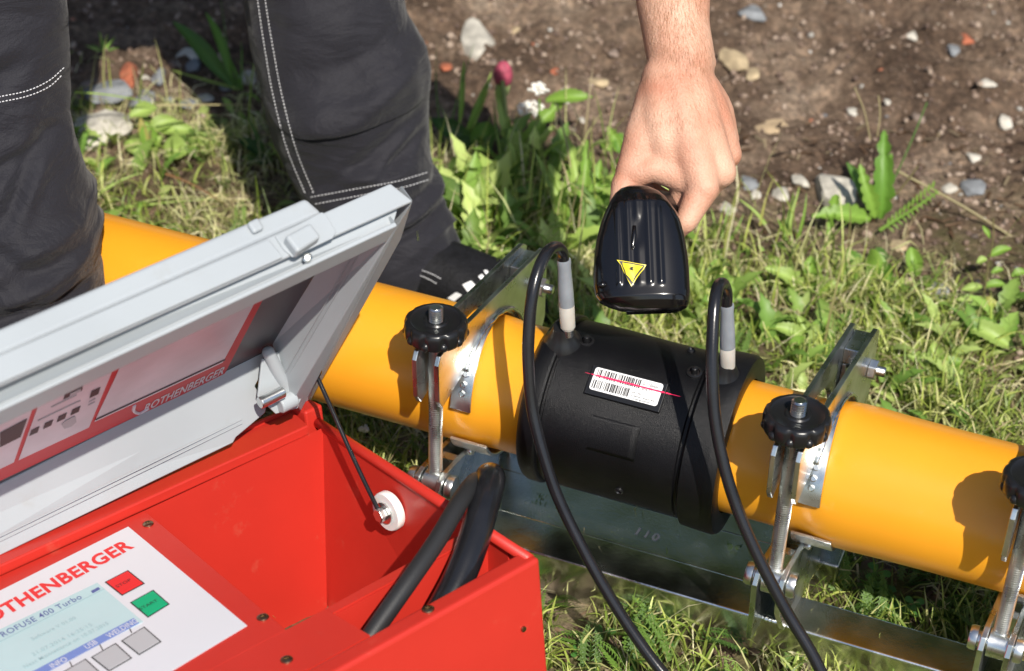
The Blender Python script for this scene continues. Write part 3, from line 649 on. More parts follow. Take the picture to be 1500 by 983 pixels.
    v, f = lathe(c_-n_*.001, nz(n_+ev), [(0, .0032), (.0015, .0032), (.002, .0024), (.0008, .0018), (.0008, 0)], 20, cap=False); part('screw', v, f, CHROME, lid, auto=35)
    # right end wall
    fl0, fl1 = lh(399, 504, d=.0395), lh(468, 392, d=.031); Wb, Wt = lh(428, 588, d=.001), rin[0]+ed*.001
    fl2 = fl1+(fl1-fl0)*.55
    part('lid_side_wall', [fl0, fl2, Wt, Wb], [(0, 1, 2, 3)], GREYP, lid, fix=False)
    o_b, o_t = lh(441, 603, d=0), rout[0]
    slab('rim_bead', [Wb, rin[0], o_t, o_b], ed*.010, bevel=.002)
    slab('lid_side_wall', [lh(441, 603, d=.010), lh(583, 330, d=.010), lh(605, 294, d=.010), lh(588, 350, d=.012), lh(452, 592, d=.012)], ed*.014, bevel=.001)
    ra, rb = fl1*.42+Wt*.58, fl0*.40+Wb*.60; ddn = nz(rb-ra); nn = nz(np.cross(fl1-fl0, Wt-fl0)); nn = nn if nn@(CAM-fl0) > 0 else -nn; sd_ = np.cross(nn, ddn)
    cy_ = catmull([ra+sd_*.0016, ra*.5+rb*.5+sd_*.0016, rb+sd_*.0016, rb+ddn*.002, rb-sd_*.0016, ra*.5+rb*.5-sd_*.0016, ra-sd_*.0016], 5)
    v, f = tube([q+nn*.0002 for q in cy_], .00045, 6); part('pressed_line', v, f, GREYP, lid)
    g_a = lh(397, 524, d=.030); g_b = lh(428, 588, d=.004)
    v, f = tube([g_a+(g_a-g_b)*.2, (g_a+g_b)/2, g_b], [.0048, .0056, .0058], 24); part('corner_gusset', v, f, GREYP, lid, bevel=.003, auto=60)
    hp = lh(396, 583, d=.006); v, f = tube([hp-el*.010, hp+el*.012], .0048, 20); part('hinge_pin', v, f, CHROME, th, auto=40, bevel=.0008)
    hk = lh(413, 592, d=.002); v, f = tube([hk-el*.003, hk+el*.012], .0068, 20); part('hinge_knuckle', v, f, GREYP, lid, auto=40, bevel=.0012)
    # ---- card on the lid's inner face
    fo = F1[0]; fu = nz(F1[1]-F1[0]); fn = nz(np.cross(F2[0]-F1[0], fu)); fn = fn if fn@(CAM-fo) > 0 else -fn
    def fh(px, py, dz): 
        r = ray(px, py); o_ = fo+fn*dz; t_ = ((o_-CAM)@fn)/(r@fn); return CAM+r*t_
    def fp(name, pts, m, dz, par): return part(name, *prism([fh(px, py, dz) for px, py in pts], fn*.0002), m, par)
    card = fp('instruction_card', [(392, 425), (328, 549), (-150, 775), (-150, 640)], REDCARD, .001, lid)
    p1 = fp('card_picture', [(378, 434), (326, 531), (138, 618), (186, 516)], CARDW, .0014, card)
    p2 = fp('card_picture', [(172, 525), (130, 626), (27, 674), (66, 566)], CARDW, .0014, card)
    fp('card_picture', [(55, 577), (20, 677), (-120, 745), (-90, 640)], CARDW, .0014, card)
    text('lettering', 'ROTHENBERGER', fh(210, 604, .0015), fh(327, 547, .0015), fh(213, 593, .0015), LABELW, card, off=.02, shear=.12, space=1.02)
    sw = catmull([fh(197, 594, .0016), fh(196, 602, .0016), fh(204, 605, .0016), fh(216, 599, .0016)], 6); v, f = tube(sw, .0013, 6); part('logo_swoosh', v, f, LABELW, card)
    fp('print_block', [(98, 563), (124, 551), (120, 572), (93, 585)], INKB, .0018, p2); fp('print_block', [(105, 562), (110, 560), (108, 568), (103, 570)], CARDW, .0021, p2); fp('print_block', [(103, 576), (119, 569), (118, 573), (102, 581)], GREYB, .0021, p2)
    fp('print_block', [(134, 573), (147, 567), (144, 577), (131, 583)], INKB, .0018, p2)
    for x, y in ((46, 630), (66, 620), (86, 610), (106, 600)): fp('print_block', [(x, y), (x+12, y-5.5), (x+9, y+3), (x-3, y+8.5)], INKB, .0018, p2)
    fp('print_block', [(96, 616), (110, 609), (112, 618), (104, 625), (94, 628), (90, 622)], GREYB, .0019, p2)
    for k, (x0, y0, x1, y1) in enumerate(((75, 596, 112, 578), (55, 616, 118, 586), (130, 588, 140, 583), (129, 593, 139, 588))): fp('print_line', [(x0, y0), (x1, y1), (x1, y1+1.4), (x0, y0+1.4)], GREYB, .0018, p2)
    fp('print_line', [(140, 614), (330, 526), (330, 527.6), (140, 615.8)], INKB, .0018, p1)
    text('lettering', '10', fh(68, 581, .0019), fh(78, 576.5, .0019), fh(70, 575, .0019), REDINK, p2, off=.01)
    fp('print_block', [(0, 634), (40, 613), (30, 640), (0, 655)], INKB, .0018, card)
build_box()
# thick cables rising out of the slot
def hose(pts, r, label):
    p = [B3(*bz(px, py, b=b)) for px, py, b in pts]; v, f = tube(catmull(p, 12), r, 24)
    solo('power_cable', v, f, RUBBER if r > .009 else RUBBER2, label, 'cable', smooth=True, fix=False, loc=p[0], group='power cables rising from the slot in the red box')
hose([(620, 945, .020), (645, 900, .022), (670, 852, .026), (691, 800, .034), (706, 750, .046), (716, 714, .060), (718, 700, .076), (716, 712, .094), (705, 750, .106), (690, 800, .11)], .0113, 'fat glossy black cable bending over the rim of the red box')
hose([(525, 958, .020), (552, 918, .022), (600, 850, .028), (640, 792, .038), (672, 738, .052), (690, 712, .066), (700, 706, .080), (702, 730, .094)], .0066, 'thinner matt black cable running up beside the fat glossy one')
# ---------------------------------------------------------------- barcode scanner
def build_scanner():
    dep = 1.392
    o = P(938, 372, dep)
    toC = nz(CAM-o); up = nz(P(934, 280, dep+.012)-P(941, 450, dep-.010)); xs = nz(np.cross(up, toC)); zs = np.cross(xs, up)
    F_ = Fr(o, xs, up, zs); s = dep/FPX   # metres per pixel
    th = thing('barcode_scanner', 'glossy black pistol barcode scanner with yellow warning triangle, held over the coupler', 'barcode scanner', o)
    # outline half widths along y (px from centre, relative) : y, xl, xr
    rows = [(104.5, -10, 4), (103.5, -17, 9), (100, -26, 20), (93, -34, 32), (84, -40, 41), (72, -46, 49), (60, -52, 56), (47, -57, 61), (22, -64, 66), (-5, -68, 69), (-28, -70, 70), (-50, -70, 70), (-62, -68, 70), (-71, -62, 69), (-78, -50, 68), (-84, -34, 64), (-88, -12, 56)]
    V = []; F = []; n = 64; D = 34
    prof = []
    for (y, xl, xr) in rows:
        k = min(1, (max(0, 104.5-y)/42)**.55+.12)*min(1, ((y+96)/22)**.6)
        prof.append((y, xl, xr, k))
    def pt(y, xl, xr, k, u):
        # u angle 0..2pi ; front half (sin>0) bulges to the camera
        c, s_ = math.cos(u), math.sin(u); e = .72
        x = (abs(c)**e)*(1 if c > 0 else -1); zz = (abs(s_)**.85)*(1 if s_ > 0 else -1)
        X = (xr+xl)/2+(xr-xl)/2*x
        z = zz*D*k*(1.0 if s_ > 0 else .75)
        if s_ > 0:
            q = X+2
            rib = 0
            for c0 in (-30, -15, 0, 15, 31):
                rib += math.exp(-((q-c0)/3.6)**4)
            fade = min(1, max(0, (88-abs(q)*.55-y)/10))*min(1, max(0, (y+58)/6))
            z += 2.2*rib*fade*min(1, s_*1.4)
            # central teardrop indicator window groove
            z -= 3.0*math.exp(-((q)/4)**4)*math.exp(-((y-25)/20)**4)
        return (X*s, y*s, z*s)
    ys = np.linspace(0, len(prof)-1, 96); rowsI = []
    pr = np.array(prof)
    for t in ys:
        i = int(min(t, len(prof)-2)); f_ = t-i; rowsI.append(pr[i]*(1-f_)+pr[i+1]*f_)
    n = 220
    for r in rowsI:
        for k in range(n): V.append(F_.w(*pt(*r, 2*PI*k/n)))
    for i in range(len(rowsI)-1):
        for k in range(n): F.append((i*n+k, i*n+(k+1) % n, (i+1)*n+(k+1) % n, (i+1)*n+k))
    F.append(tuple(range(n))[::-1]); F.append(tuple((len(rowsI)-1)*n+k for k in range(n)))
    sh = part('shell', V, F, GLOSS, th, fix=True, auto=50)
    def surf(px, py, lift=.0006):
        r = ray(px, py); loc, no, idx, d = bv.ray_cast(Vector(CAM), Vector(r)); return np.array(loc)+np.array(no)*lift
    bv = BVHTree.FromPolygons([Vector(v) for v in V], F)
    def decal(name, pts, m, lift, par, sub=5):
        # triangle fan grid following the surface
        a, b, c = [np.array(p, float) for p in pts]; VV = []; FF = []; idx = {}
        for i in range(sub+1):
            for j in range(sub+1-i):
                q = a+(b-a)*i/sub+(c-a)*j/sub; idx[i, j] = len(VV); VV.append(surf(q[0], q[1], lift))
        for i in range(sub):
            for j in range(sub-i):
                FF.append((idx[i, j], idx[i+1, j], idx[i, j+1]))
                if j < sub-i-1: FF.append((idx[i+1, j], idx[i+1, j+1], idx[i, j+1]))
        return part(name, VV, FF, m, par, smooth=True, fix=False)
    tri = [(904.5, 381), (947, 388.5), (925, 420)]; c = np.mean(tri, 0)
    sc = lambda k: [tuple(c+(np.array(p)-c)*k) for p in tri]
    dk = decal('warning_sticker', sc(1.0), YELLOW, .0010, sh)
    decal('sticker_border', sc(.90), INKB, .0013, dk); decal('sticker_face', sc(.74), YELLOW, .0016, dk)
    VV = []; FF = []
    for k in range(12):
        a = 2*PI*k/12; p0 = surf(c[0]+1.3*math.cos(a+.25)-.5, c[1]+1.3*math.sin(a+.25)-2, .0020); p1 = surf(c[0]+1.3*math.cos(a-.25)-.5, c[1]+1.3*math.sin(a-.25)-2, .0020)
        L_ = 4.2 if k % 3 else 6; p2 = surf(c[0]-.5+L_*math.cos(a), c[1]-2+L_*math.sin(a), .0020); n0 = len(VV); VV += [p0, p2, p1]; FF.append((n0, n0+1, n0+2))
    cc = [surf(c[0]-.5+2.3*math.cos(2*PI*k/12), c[1]-2+2.3*math.sin(2*PI*k/12), .0020) for k in range(12)]; n0 = len(VV); VV += cc; FF.append(tuple(range(n0, n0+12)))
    part('laser_symbol', VV, FF, INKB, dk, fix=False)
    v, f = tube([surf(929, 331, .0002), surf(929, 345, .0004), surf(927, 360, .0004), surf(925.5, 366, .0002)], [.0014, .0019, .0012, .0006], 12); part('indicator_lens', v, f, GLOSS, sh, smooth=True)
    # lower collar band and front window (faces the coupler)
    v, f = box(-24*s, 52*s, -88*s, -85*s, -14*s, 4*s); part('scan_window', F_.W(v), f, GLOSS, sh, bevel=.001)
    # bumper mouldings low on the shell
    for x0, x1, y in ((-63, -52, -52), (37, 58, -68)):
        a = F_.w(x0*s, y*s, 24*s if x0 < 0 else 22*s); b = F_.w(x1*s, (y+1)*s, 27*s if x0 < 0 else 18*s)
        v, f = tube([a, b], .0022, 10); part('bumper_moulding', v, f, GLOSS, sh, smooth=True)
    # trim seam round the flank (second shell)
    # handle behind the head
    h0 = F_.w(2*s, 40*s, -14*s); h1 = F_.w(20*s, 76*s, -64*s); h2 = F_.w(38*s, 95*s, -150*s)
    v, f = tube(catmull([h0, h1, h2], 6), [.019, .018, .0175, .017, .0168, .0165, .0165, .0165, .017, .0175, .018, .0185, .019], 24, sq=1.25); part('handle', v, f, BLACKS, th, smooth=True)
    return F_, s
SF, SS = build_scanner()
# ---------------------------------------------------------------- person
def capsule_chain(pts, rs, seg=20, flat=None):
    "smooth tapered limb"
    c = catmull(pts, 8); n = len(c); k = np.linspace(0, len(rs)-1, n); r = np.interp(k, range(len(rs)), rs)
    v, f = tube(c, r, seg, sq=flat if flat else 1.0)
    a = sphere(c[0], r[0]*.98, 14, 10); b = sphere(c[-1], r[-1]*.98, 14, 10)
    return join((v, f), a, b)
def leg_rings(rows, yf=1.0, wr=None, top=None, seed=0, n=96):
    "rows: (py, left px, right px, depth). horizontal rings"
    cen = []; rad = []
    for py, l, r, d in rows:
        cen.append(P((l+r)/2, py, d)); rad.append((r-l)/2*d/FPX)
    if top:
        for c, r in top: cen.append(np.array(c)); rad.append(r)
    cs = np.array(catmull(cen, 22)); rr = np.interp(np.linspace(0, len(rad)-1, len(cs)), range(len(rad)), rad)
    V = []; F = []; m = len(cs)
    for i in range(m):
        d = nz(cs[min(i+1, m-1)]-cs[max(i-1, 0)]); a = nz(np.array((1, 0, 0))-d*d[0]); b = np.cross(d, a)
        for k in range(n):
            t = 2*PI*k/n; c, s = math.cos(t), math.sin(t); p = cs[i]+(a*c*rr[i]+b*s*rr[i]*yf)
            w_ = wr(p, t, i/m, seed) if wr else 0
            V.append(p+(a*c+b*s)*w_)
    for i in range(m-1):
        for k in range(n): F.append((i*n+k, i*n+(k+1) % n, (i+1)*n+(k+1) % n, (i+1)*n+k))
    F.append(tuple(range(n))[::-1]); F.append(tuple((m-1)*n+k for k in range(n)))
    return V, F
def ridge(p, q0, q1, w_, amp):
    "soft fold along segment q0-q1"
    d = q1-q0; t = max(0, min(1, ((p-q0)@d)/(d@d))); c = q0+d*t; x = np.linalg.norm(p-c)/w_
    return amp*math.exp(-x*x)*(math.sin(PI*min(max(t*.9+.05, 0), 1)))**.4
def wrinkle_factory(folds, depth, seed):
    fs = []
    for (x0, y0, x1, y1, w_, a) in folds:
        fs.append((P(x0, y0, depth), P(x1, y1, depth), w_*depth/FPX, a))
    def fn(p, t, u, s):
        h = .0050*mn.noise(Vector((p[0]*14+seed, p[1]*14, p[2]*7)))+.0034*mn.noise(Vector((p[0]*30, p[1]*30+seed, p[2]*22)))
        h += .0008*mn.noise(Vector((p[0]*80, p[1]*80, p[2]*70)))
        if p[1] < cy(p):
            for q0, q1, w_, a in fs: h += ridge(np.array((p[0], q0[1]+0*p[1], p[2])), q0, np.array((q1[0], q0[1], q1[2])), w_, a*1.5)
        return h
    cyv = P(0, 0, depth)[1]
    def cy(p): return 1e9
    return fn
def build_person():
    hip = np.array((-.40, 1.84, .52))
    th = thing('person', 'person in charcoal work trousers bending over the pipe, bare hand holding the scanner', 'person', (-.2, 1.7, 0))
    # --- trouser legs
    DR, DL = 1.80, 1.52
    kneeR = P(470, -120, 1.76); kneeL = P(-60, -160, 1.46)
    rowsR = [(432, 585, 662, 1.865), (410, 560, 690, 1.86), (380, 505, 688, 1.855), (340, 478, 662, 1.855), (310, 462, 654, 1.85), (250, 428, 638, 1.84), (200, 408, 632, 1.83), (150, 390, 633, 1.82), (120, 381, 630, 1.81), (60, 368, 611, 1.80), (0, 357, 592, 1.79), (-60, 350, 575, 1.78)]
    topR = [(kneeR, .075), (kneeR*.5+(hip+np.array((.09, -.02, 0)))*.5, .085), (hip+np.array((.09, 0, 0)), .095)]
    fR = [(470, 170, 600, 70, 22, .007), (430, 150, 500, 110, 24, .006), (480, 250, 610, 150, 12, -.006), (440, 60, 590, 20, 26, -.006), (560, 240, 612, 190, 8, -.007), (480, 120, 420, 230, 25, .005), (530, 345, 650, 300, 9, .005), (520, 365, 640, 325, 6, -.005), (560, 300, 640, 282, 8, -.004), (500, 230, 600, 245, 14, .005), (600, 60, 520, 90, 10, -.004)]
    v, f = leg_rings(rowsR, .95, wrinkle_factory(fR, DR, 3), topR); legR = part('trouser_leg', v, f, CLOTH, th, smooth=True); bR = BVHTree.FromPolygons([Vector(q) for q in v], f)
    rowsL = [(600, -190, 118, 1.56), (520, -180, 130, 1.55), (470, -176, 148, 1.545), (420, -172, 153, 1.54), (370, -170, 149, 1.53), (310, -170, 136, 1.525), (250, -172, 120, 1.52), (190, -178, 104, 1.51), (120, -188, 97, 1.50), (60, -195, 97, 1.49), (0, -200, 95, 1.48), (-80, -200, 92, 1.47)]
    topL = [(kneeL, .088), (kneeL*.5+(hip+np.array((-.09, -.02, 0)))*.5, .09), (hip+np.array((-.09, 0, 0)), .095)]
    fL = [(20, 330, 120, 300, 16, .006), (0, 250, 60, 330, 14, -.006), (30, 380, 130, 350, 12, .007), (10, 410, 130, 400, 10, -.006), (40, 255, 90, 150, 12, -.008), (88, 160, 60, 250, 10, .006), (0, 60, 60, 20, 14, -.007), (0, 190, 90, 160, 12, -.004), (0, 300, 100, 345, 14, -.006), (20, 450, 120, 380, 14, .006)]
    v, f = leg_rings(rowsL, .85, wrinkle_factory(fL, DL, 11), topL); legL = part('trouser_leg', v, f, CLOTH, th, smooth=True); bL = BVHTree.FromPolygons([Vector(q) for q in v], f)
    # --- stitches: dashes laid on the cloth
    def stitch(bv, pts, parent, step=5.2, dash=2.9, r=.00045):
        c = catmull([np.array((x, y, 0)) for x, y in pts], 30); c = np.array(c)[:, :2]; d = np.r_[0, np.cumsum(np.linalg.norm(np.diff(c, axis=0), axis=1))]; V = []; F = []
        s = 0
        while s+dash < d[-1]:
            pp = []
            for t in (s, s+dash):
                x = np.interp(t, d, c[:, 0]); y = np.interp(t, d, c[:, 1]); h = bv.ray_cast(Vector(CAM), Vector(ray(x, y)))
                if h[0] is None: break
                pp.append(np.array(h[0])-ray(x, y)*.0004)
            if len(pp) == 2 and np.linalg.norm(pp[0]-pp[1]) < .02:
                v, f = tube(pp, r, 6); n0 = len(V); V += v; F += [tuple(i+n0 for i in q) for q in f]
            s += step
        o = part('seam_stitching', V, F, THREAD, parent); 
    stitch(bR, [(377, -2), (386, 60), (400, 140), (421, 220), (448, 286)], legR); stitch(bR, [(388, -2), (398, 60), (413, 140), (434, 220), (460, 285)], legR)
    stitch(bR, [(455, 289), (520, 277), (580, 266), (628, 252)], legR); stitch(bR, [(462, 299), (520, 288), (585, 276), (632, 262)], legR)
    stitch(bL, [(-2, 142), (40, 133), (72, 118), (94, 99)], legL); stitch(bL, [(-2, 150), (40, 141), (72, 127), (93, 108)], legL)
    # --- shoe (right, visible behind the pipe)
    hl, toe_ = G(585, 400, .03), G(716, 436, .03); tow = nz((toe_-hl)*np.array((1, 1, 0))); so_ = hl*.48+toe_*.52; so_[2] = 0.0; sd = np.cross((0, 0, 1), tow)
    V = []; F = []; prof = [(-.11, .028, .05), (-.08, .036, .085), (-.04, .036, .08), (0, .036, .076), (.03, .038, .070), (.06, .040, .064), (.085, .038, .056), (.10, .028, .044), (.108, .015, .03)]
    n = 28
    for t, wv, hv in prof:
        for k in range(n):
            a = 2*PI*k/n; V.append(so_+tow*t+sd*wv*abs(math.cos(a))**.8*(1 if math.cos(a) > 0 else -1)+np.array((0, 0, hv/2+hv/2*abs(math.sin(a))**.8*(1 if math.sin(a) > 0 else -1))))
    for i in range(len(prof)-1):
        for k in range(n): F.append((i*n+k, i*n+(k+1) % n, (i+1)*n+(k+1) % n, (i+1)*n+k))
    F.append(tuple(range(n))[::-1]); F.append(tuple((len(prof)-1)*n+k for k in range(n)))
    shoe = part('shoe', V, F, CLOTH2, th, smooth=True, sub=1); bs = BVHTree.FromPolygons([Vector(q) for q in V], F)
    # strap with reflective tabs
    def spx(px, py, lift):
        h = bs.ray_cast(Vector(CAM), Vector(ray(px, py)))
        if h[0] is None: return None
        return np.array(h[0])-ray(px, py)*lift
    def patch(name, pts, m, lift, t, par):
        q = [spx(x, y, lift) for x, y in pts]
        if any(i is None for i in q): return None
        return part(name, *prism(q, nz(CAM-q[0])*t), m, par, bevel=.0004)
    for pts in ([(655, 437), (668, 428), (677, 432), (665, 442)], [(677, 417), (690, 411), (697, 418), (685, 428)], [(700, 405), (706, 401), (711, 407), (706, 412)], [(708, 396), (713, 395), (718, 401), (713, 404)]):
        patch('reflective_tab', pts, WHITEST, .0012, .002, shoe)
    stitch(bs, [(618, 396), (634, 402), (648, 410)], shoe, 4.0, 2.4, .0005); stitch(bs, [(612, 402), (628, 409), (642, 417)], shoe, 4.0, 2.4, .0005)
    # --- boot under the left leg (hidden by the lid)
    bo = G(20, 640, 0); V2 = [q-so_+bo for q in V]; part('shoe', V2, F, CLOTH2, th, smooth=True, sub=1)
    # --- torso and other arm are out of the picture; shirt over them
    sh = np.array((-.14, 1.50, .90)); shO = np.array((-.52, 1.56, .90)); neck = (sh+shO)/2+np.array((0, -.03, .04)); head = neck+np.array((0.02, -.12, .14))
    v, f = capsule_chain([hip+np.array((0, .02, -.02)), (hip*.5+neck*.5)+np.array((0, .09, 0)), neck+np.array((0, .03, -.06))], [.15, .155, .15], 40, .7)
    part('shirt', v, f, SHIRT, th, smooth=True)
    # --- body: one continuous surface
    d0 = 1.455
    Q = lambda x, y, d: P(x, y, d)
    r_ = lambda px, d=1.45: px*d/FPX
    A = []
    elbow = np.array((.17, 1.32, .62))
    A.append(capsule_chain([Q(999, 95, 1.462), Q(990, 40, 1.468), Q(985, -20, 1.475), Q(984, -120, 1.50), (Q(984, -120, 1.5)+elbow)/2, elbow], [r_(50), r_(51), r_(57), r_(64), .042, .043], 28))
    A.append(capsule_chain([elbow, (elbow+sh)/2+np.array((0, 0, .0)), sh], [.043, .048, .055]))
    A.append(capsule_chain([shO, np.array((-.58, 1.44, .72)), np.array((-.60, 1.40, .62))], [.055, .045, .040]))
    A.append(capsule_chain([np.array((-.60, 1.40, .62)), np.array((-.55, 1.34, .57)), np.array((-.50, 1.30, .53))], [.036, .032, .028]))
    A.append(capsule_chain([sh, neck, shO], [.06, .065, .06])); A.append(capsule_chain([neck, neck*.5+head*.5, head], [.06, .058, .06]))
    A.append(capsule_chain([neck, (hip+neck)/2+np.array((0, .08, 0)), hip], [.10, .12, .12]))
    A.append(capsule_chain([hip+np.array((.08, 0, 0)), kneeR+np.array((0, .02, 0)), P(540, 250, 1.84), P(580, 390, 1.87)], [.08, .05, .04, .035])); A.append(capsule_chain([hip-np.array((.08, 0, 0)), kneeL+np.array((0, .02, 0)), P(-20, 250, 1.53), P(-20, 560, 1.56)], [.08, .05, .04, .035]))
    hd = sphere(head+np.array((0, -.01, .02)), .088, 24, 16); hd = ([np.array((q[0]-head[0])*np.array(.88) if 0 else q) if 0 else np.array((head[0]+(q[0]-head[0])*.86, q[1], head[2]+(q[2]-head[2])*1.15)) for q in hd[0]], hd[1]); A.append(hd)
    A.append(sphere(head+np.array((0, -.098, 0)), .014)); A.append(sphere(head+np.array((.075, 0, .0)), .018)); A.append(sphere(head+np.array((-.075, 0, 0)), .018))
    # hand: wrist, metacarpals, knuckles, five fingers
    W0 = Q(1000, 100, 1.462)
    def seg(a, b, ra, rb, mid=None, rm=None): A.append(capsule_chain([a, (a+b)/2 if mid is None else mid, b], [r_(ra), r_(rm) if rm else (r_(ra)+r_(rb))/2, r_(rb)]))
    K_i, K_m, K_r, K_p = Q(1030, 276, 1.435), Q(1055, 252, 1.450), Q(1065, 226, 1.470), Q(1063, 206, 1.490)
    seg(Q(985, 112, 1.456), K_i, 38, 25, Q(1005, 190, 1.441), 32); seg(Q(1000, 112, 1.458), K_m, 38, 25, Q(1026, 180, 1.448), 31)
    seg(Q(1008, 112, 1.464), K_r, 36, 23, Q(1042, 172, 1.462), 30); seg(Q(1012, 115, 1.470), K_p, 32, 21, Q(1046, 160, 1.475), 28)
    seg(Q(975, 112, 1.458), Q(985, 250, 1.445), 36, 22, Q(972, 185, 1.444), 33)
    # thumb side: web and thenar, thumb wraps round the left of the handle
    seg(Q(972, 120, 1.460), Q(914, 275, 1.448), 34, 17, Q(942, 205, 1.450), 30); seg(Q(945, 215, 1.450), Q(925, 250, 1.449), 25, 25)
    seg(Q(914, 270, 1.448), Q(908, 320, 1.440), 20, 17); seg(Q(908, 320, 1.440), Q(918, 362, 1.437), 16, 13)
    # web skin ridge between thumb and index
    seg(Q(930, 256, 1.446), Q(960, 247, 1.440), 20, 18); seg(Q(955, 245, 1.443), Q(1005, 262, 1.442), 21, 22); seg(Q(1000, 262, 1.450), Q(1000, 300, 1.452), 22, 18)
    # index finger along the scanner's right flank
    I2 = Q(1004, 326, 1.428); seg(K_i, I2, 24, 17); seg(I2, Q(980, 350, 1.445), 15.5, 14); seg(Q(980, 350, 1.445), Q(958, 340, 1.455), 14, 12)
    # middle, ring and little finger curl round the handle
    M2 = Q(1022, 300, 1.468); seg(K_m, M2, 20, 16.5); seg(M2, Q(985, 330, 1.478), 16, 14.5); seg(Q(985, 330, 1.478), Q(948, 305, 1.470), 14, 12)
    R2 = Q(1034, 268, 1.498); seg(K_r, R2, 19, 16); seg(R2, Q(990, 300, 1.508), 15, 14); seg(Q(990, 300, 1.508), Q(952, 275, 1.498), 14, 12)
    L2_ = Q(1036, 240, 1.522); seg(K_p, L2_, 17, 14); seg(L2_, Q(995, 265, 1.532), 14, 12); seg(Q(995, 265, 1.532), Q(965, 250, 1.522), 12, 10)
    # knuckle heads
    for k, r in ((K_i, 25), (K_m, 25), (K_r, 23.5), (K_p, 22)): A.append(sphere(k+nz(CAM-k)*.0022, r_(r)*.98, 14, 10))
    # tendons and veins on the back
    for a, b, r in ((Q(1000, 120, 1.444), Q(1048, 250, 1.437), 3.4), (Q(1018, 120, 1.452), Q(1062, 225, 1.462), 3.2), (Q(988, 120, 1.441), Q(1026, 262, 1.424), 3.4), (Q(980, 120, 1.443), Q(950, 225, 1.439), 2.6)):
        A.append(capsule_chain([a, (a+b)/2, b], [r_(r)*.8]*3, 8))
    # wrist bone
    A.append(sphere(Q(1030, 92, 1.462), r_(20), 14, 10))
    v, f = join(*A)
    body = part('body', v, f, SKIN, th, smooth=True, fix=False)
    m = body.modifiers.new('r', 'REMESH'); m.mode = 'VOXEL'; m.voxel_size = .0021; m.use_smooth_shade = True
    m = body.modifiers.new('s', 'SMOOTH'); m.iterations = 9; m.factor = .6
    tx = bpy.data.textures.new('skinrelief', 'CLOUDS'); tx.noise_scale = .012; m = body.modifiers.new('d', 'DISPLACE'); m.texture = tx; m.strength = .0008; m.texture_coords = 'GLOBAL'
    # ---- fine arm hair on forearm
    dg = bpy.context.evaluated_depsgraph_get(); ev_ = body.evaluated_get(dg); me = ev_.to_mesh(); loc = np.array(body.parent.location)
    bv = BVHTree.FromPolygons([Vector(np.array(q.co)+loc) for q in me.vertices], [tuple(p.vertices) for p in me.polygons]); ev_.to_mesh_clear()
    V = []; F = []; rg = random.Random(5)
    for i in range(3200):
        py = rg.uniform(-30, 190); px = rg.uniform(925, 1065); h = bv.ray_cast(Vector(CAM), Vector(ray(px, py)))
        if h[0] is None or h[3] > 1.6: continue
        if py > 110 and rg.random() < (py-110)/95: continue
        p = np.array(h[0]); no = np.array(h[1]); dirn = nz(Q(px+rg.uniform(-6, 12), py+28, 1.45)-Q(px, py, 1.45)); L_ = rg.uniform(.004, .009)
        p1 = p+dirn*L_*.55+no*.0010; p2 = p+dirn*L_+no*.0010; w_ = nz(np.cross(dirn, no))*.000055
        n0 = len(V); V += [p-w_, p+w_, p1+w_*.8, p1-w_*.8, p2]; F += [(n0, n0+1, n0+2, n0+3), (n0+3, n0+2, n0+4)]
    o = part('arm_hair', V, F, HAIR, body, fix=False); o['kind'] = 'stuff'
    v, f = sphere(head+np.array((0, .02, .045)), .098, 24, 16); part('hair', v, f, HAIR, body, smooth=True)
build_person()
# ---------------------------------------------------------------- vegetation
def pydata_stuff(name, V, F, C, m, label=None, parent=None, cat=None, group=None, loc=None, kind='stuff', corners=None):
    V = np.asarray(V, np.float32); me = bpy.data.meshes.new(name)
    tri = np.asarray(F, np.int32); me.vertices.add(len(V)); me.vertices.foreach_set('co', V.ravel())
    k = tri.shape[1]; me.loops.add(tri.size); me.loops.foreach_set('vertex_index', tri.ravel()); me.polygons.add(len(tri)); me.polygons.foreach_set('loop_start', np.arange(0, tri.size, k, dtype=np.int32)); me.polygons.foreach_set('loop_total', np.full(len(tri), k, np.int32))
    me.update(calc_edges=True); me.validate()
    at = me.color_attributes.new('col', 'FLOAT_COLOR', 'POINT'); c = np.ones((len(V), 4), np.float32); c[:, :3] = C; at.data.foreach_set('color', c.ravel())
    me.materials.append(m); o = link(name, me, parent)
    if kind: o['kind'] = kind
    if label: o['label'] = label
    if cat: o['category'] = cat
    if group: o['group'] = group
    return o
GH = np.vectorize(gh)
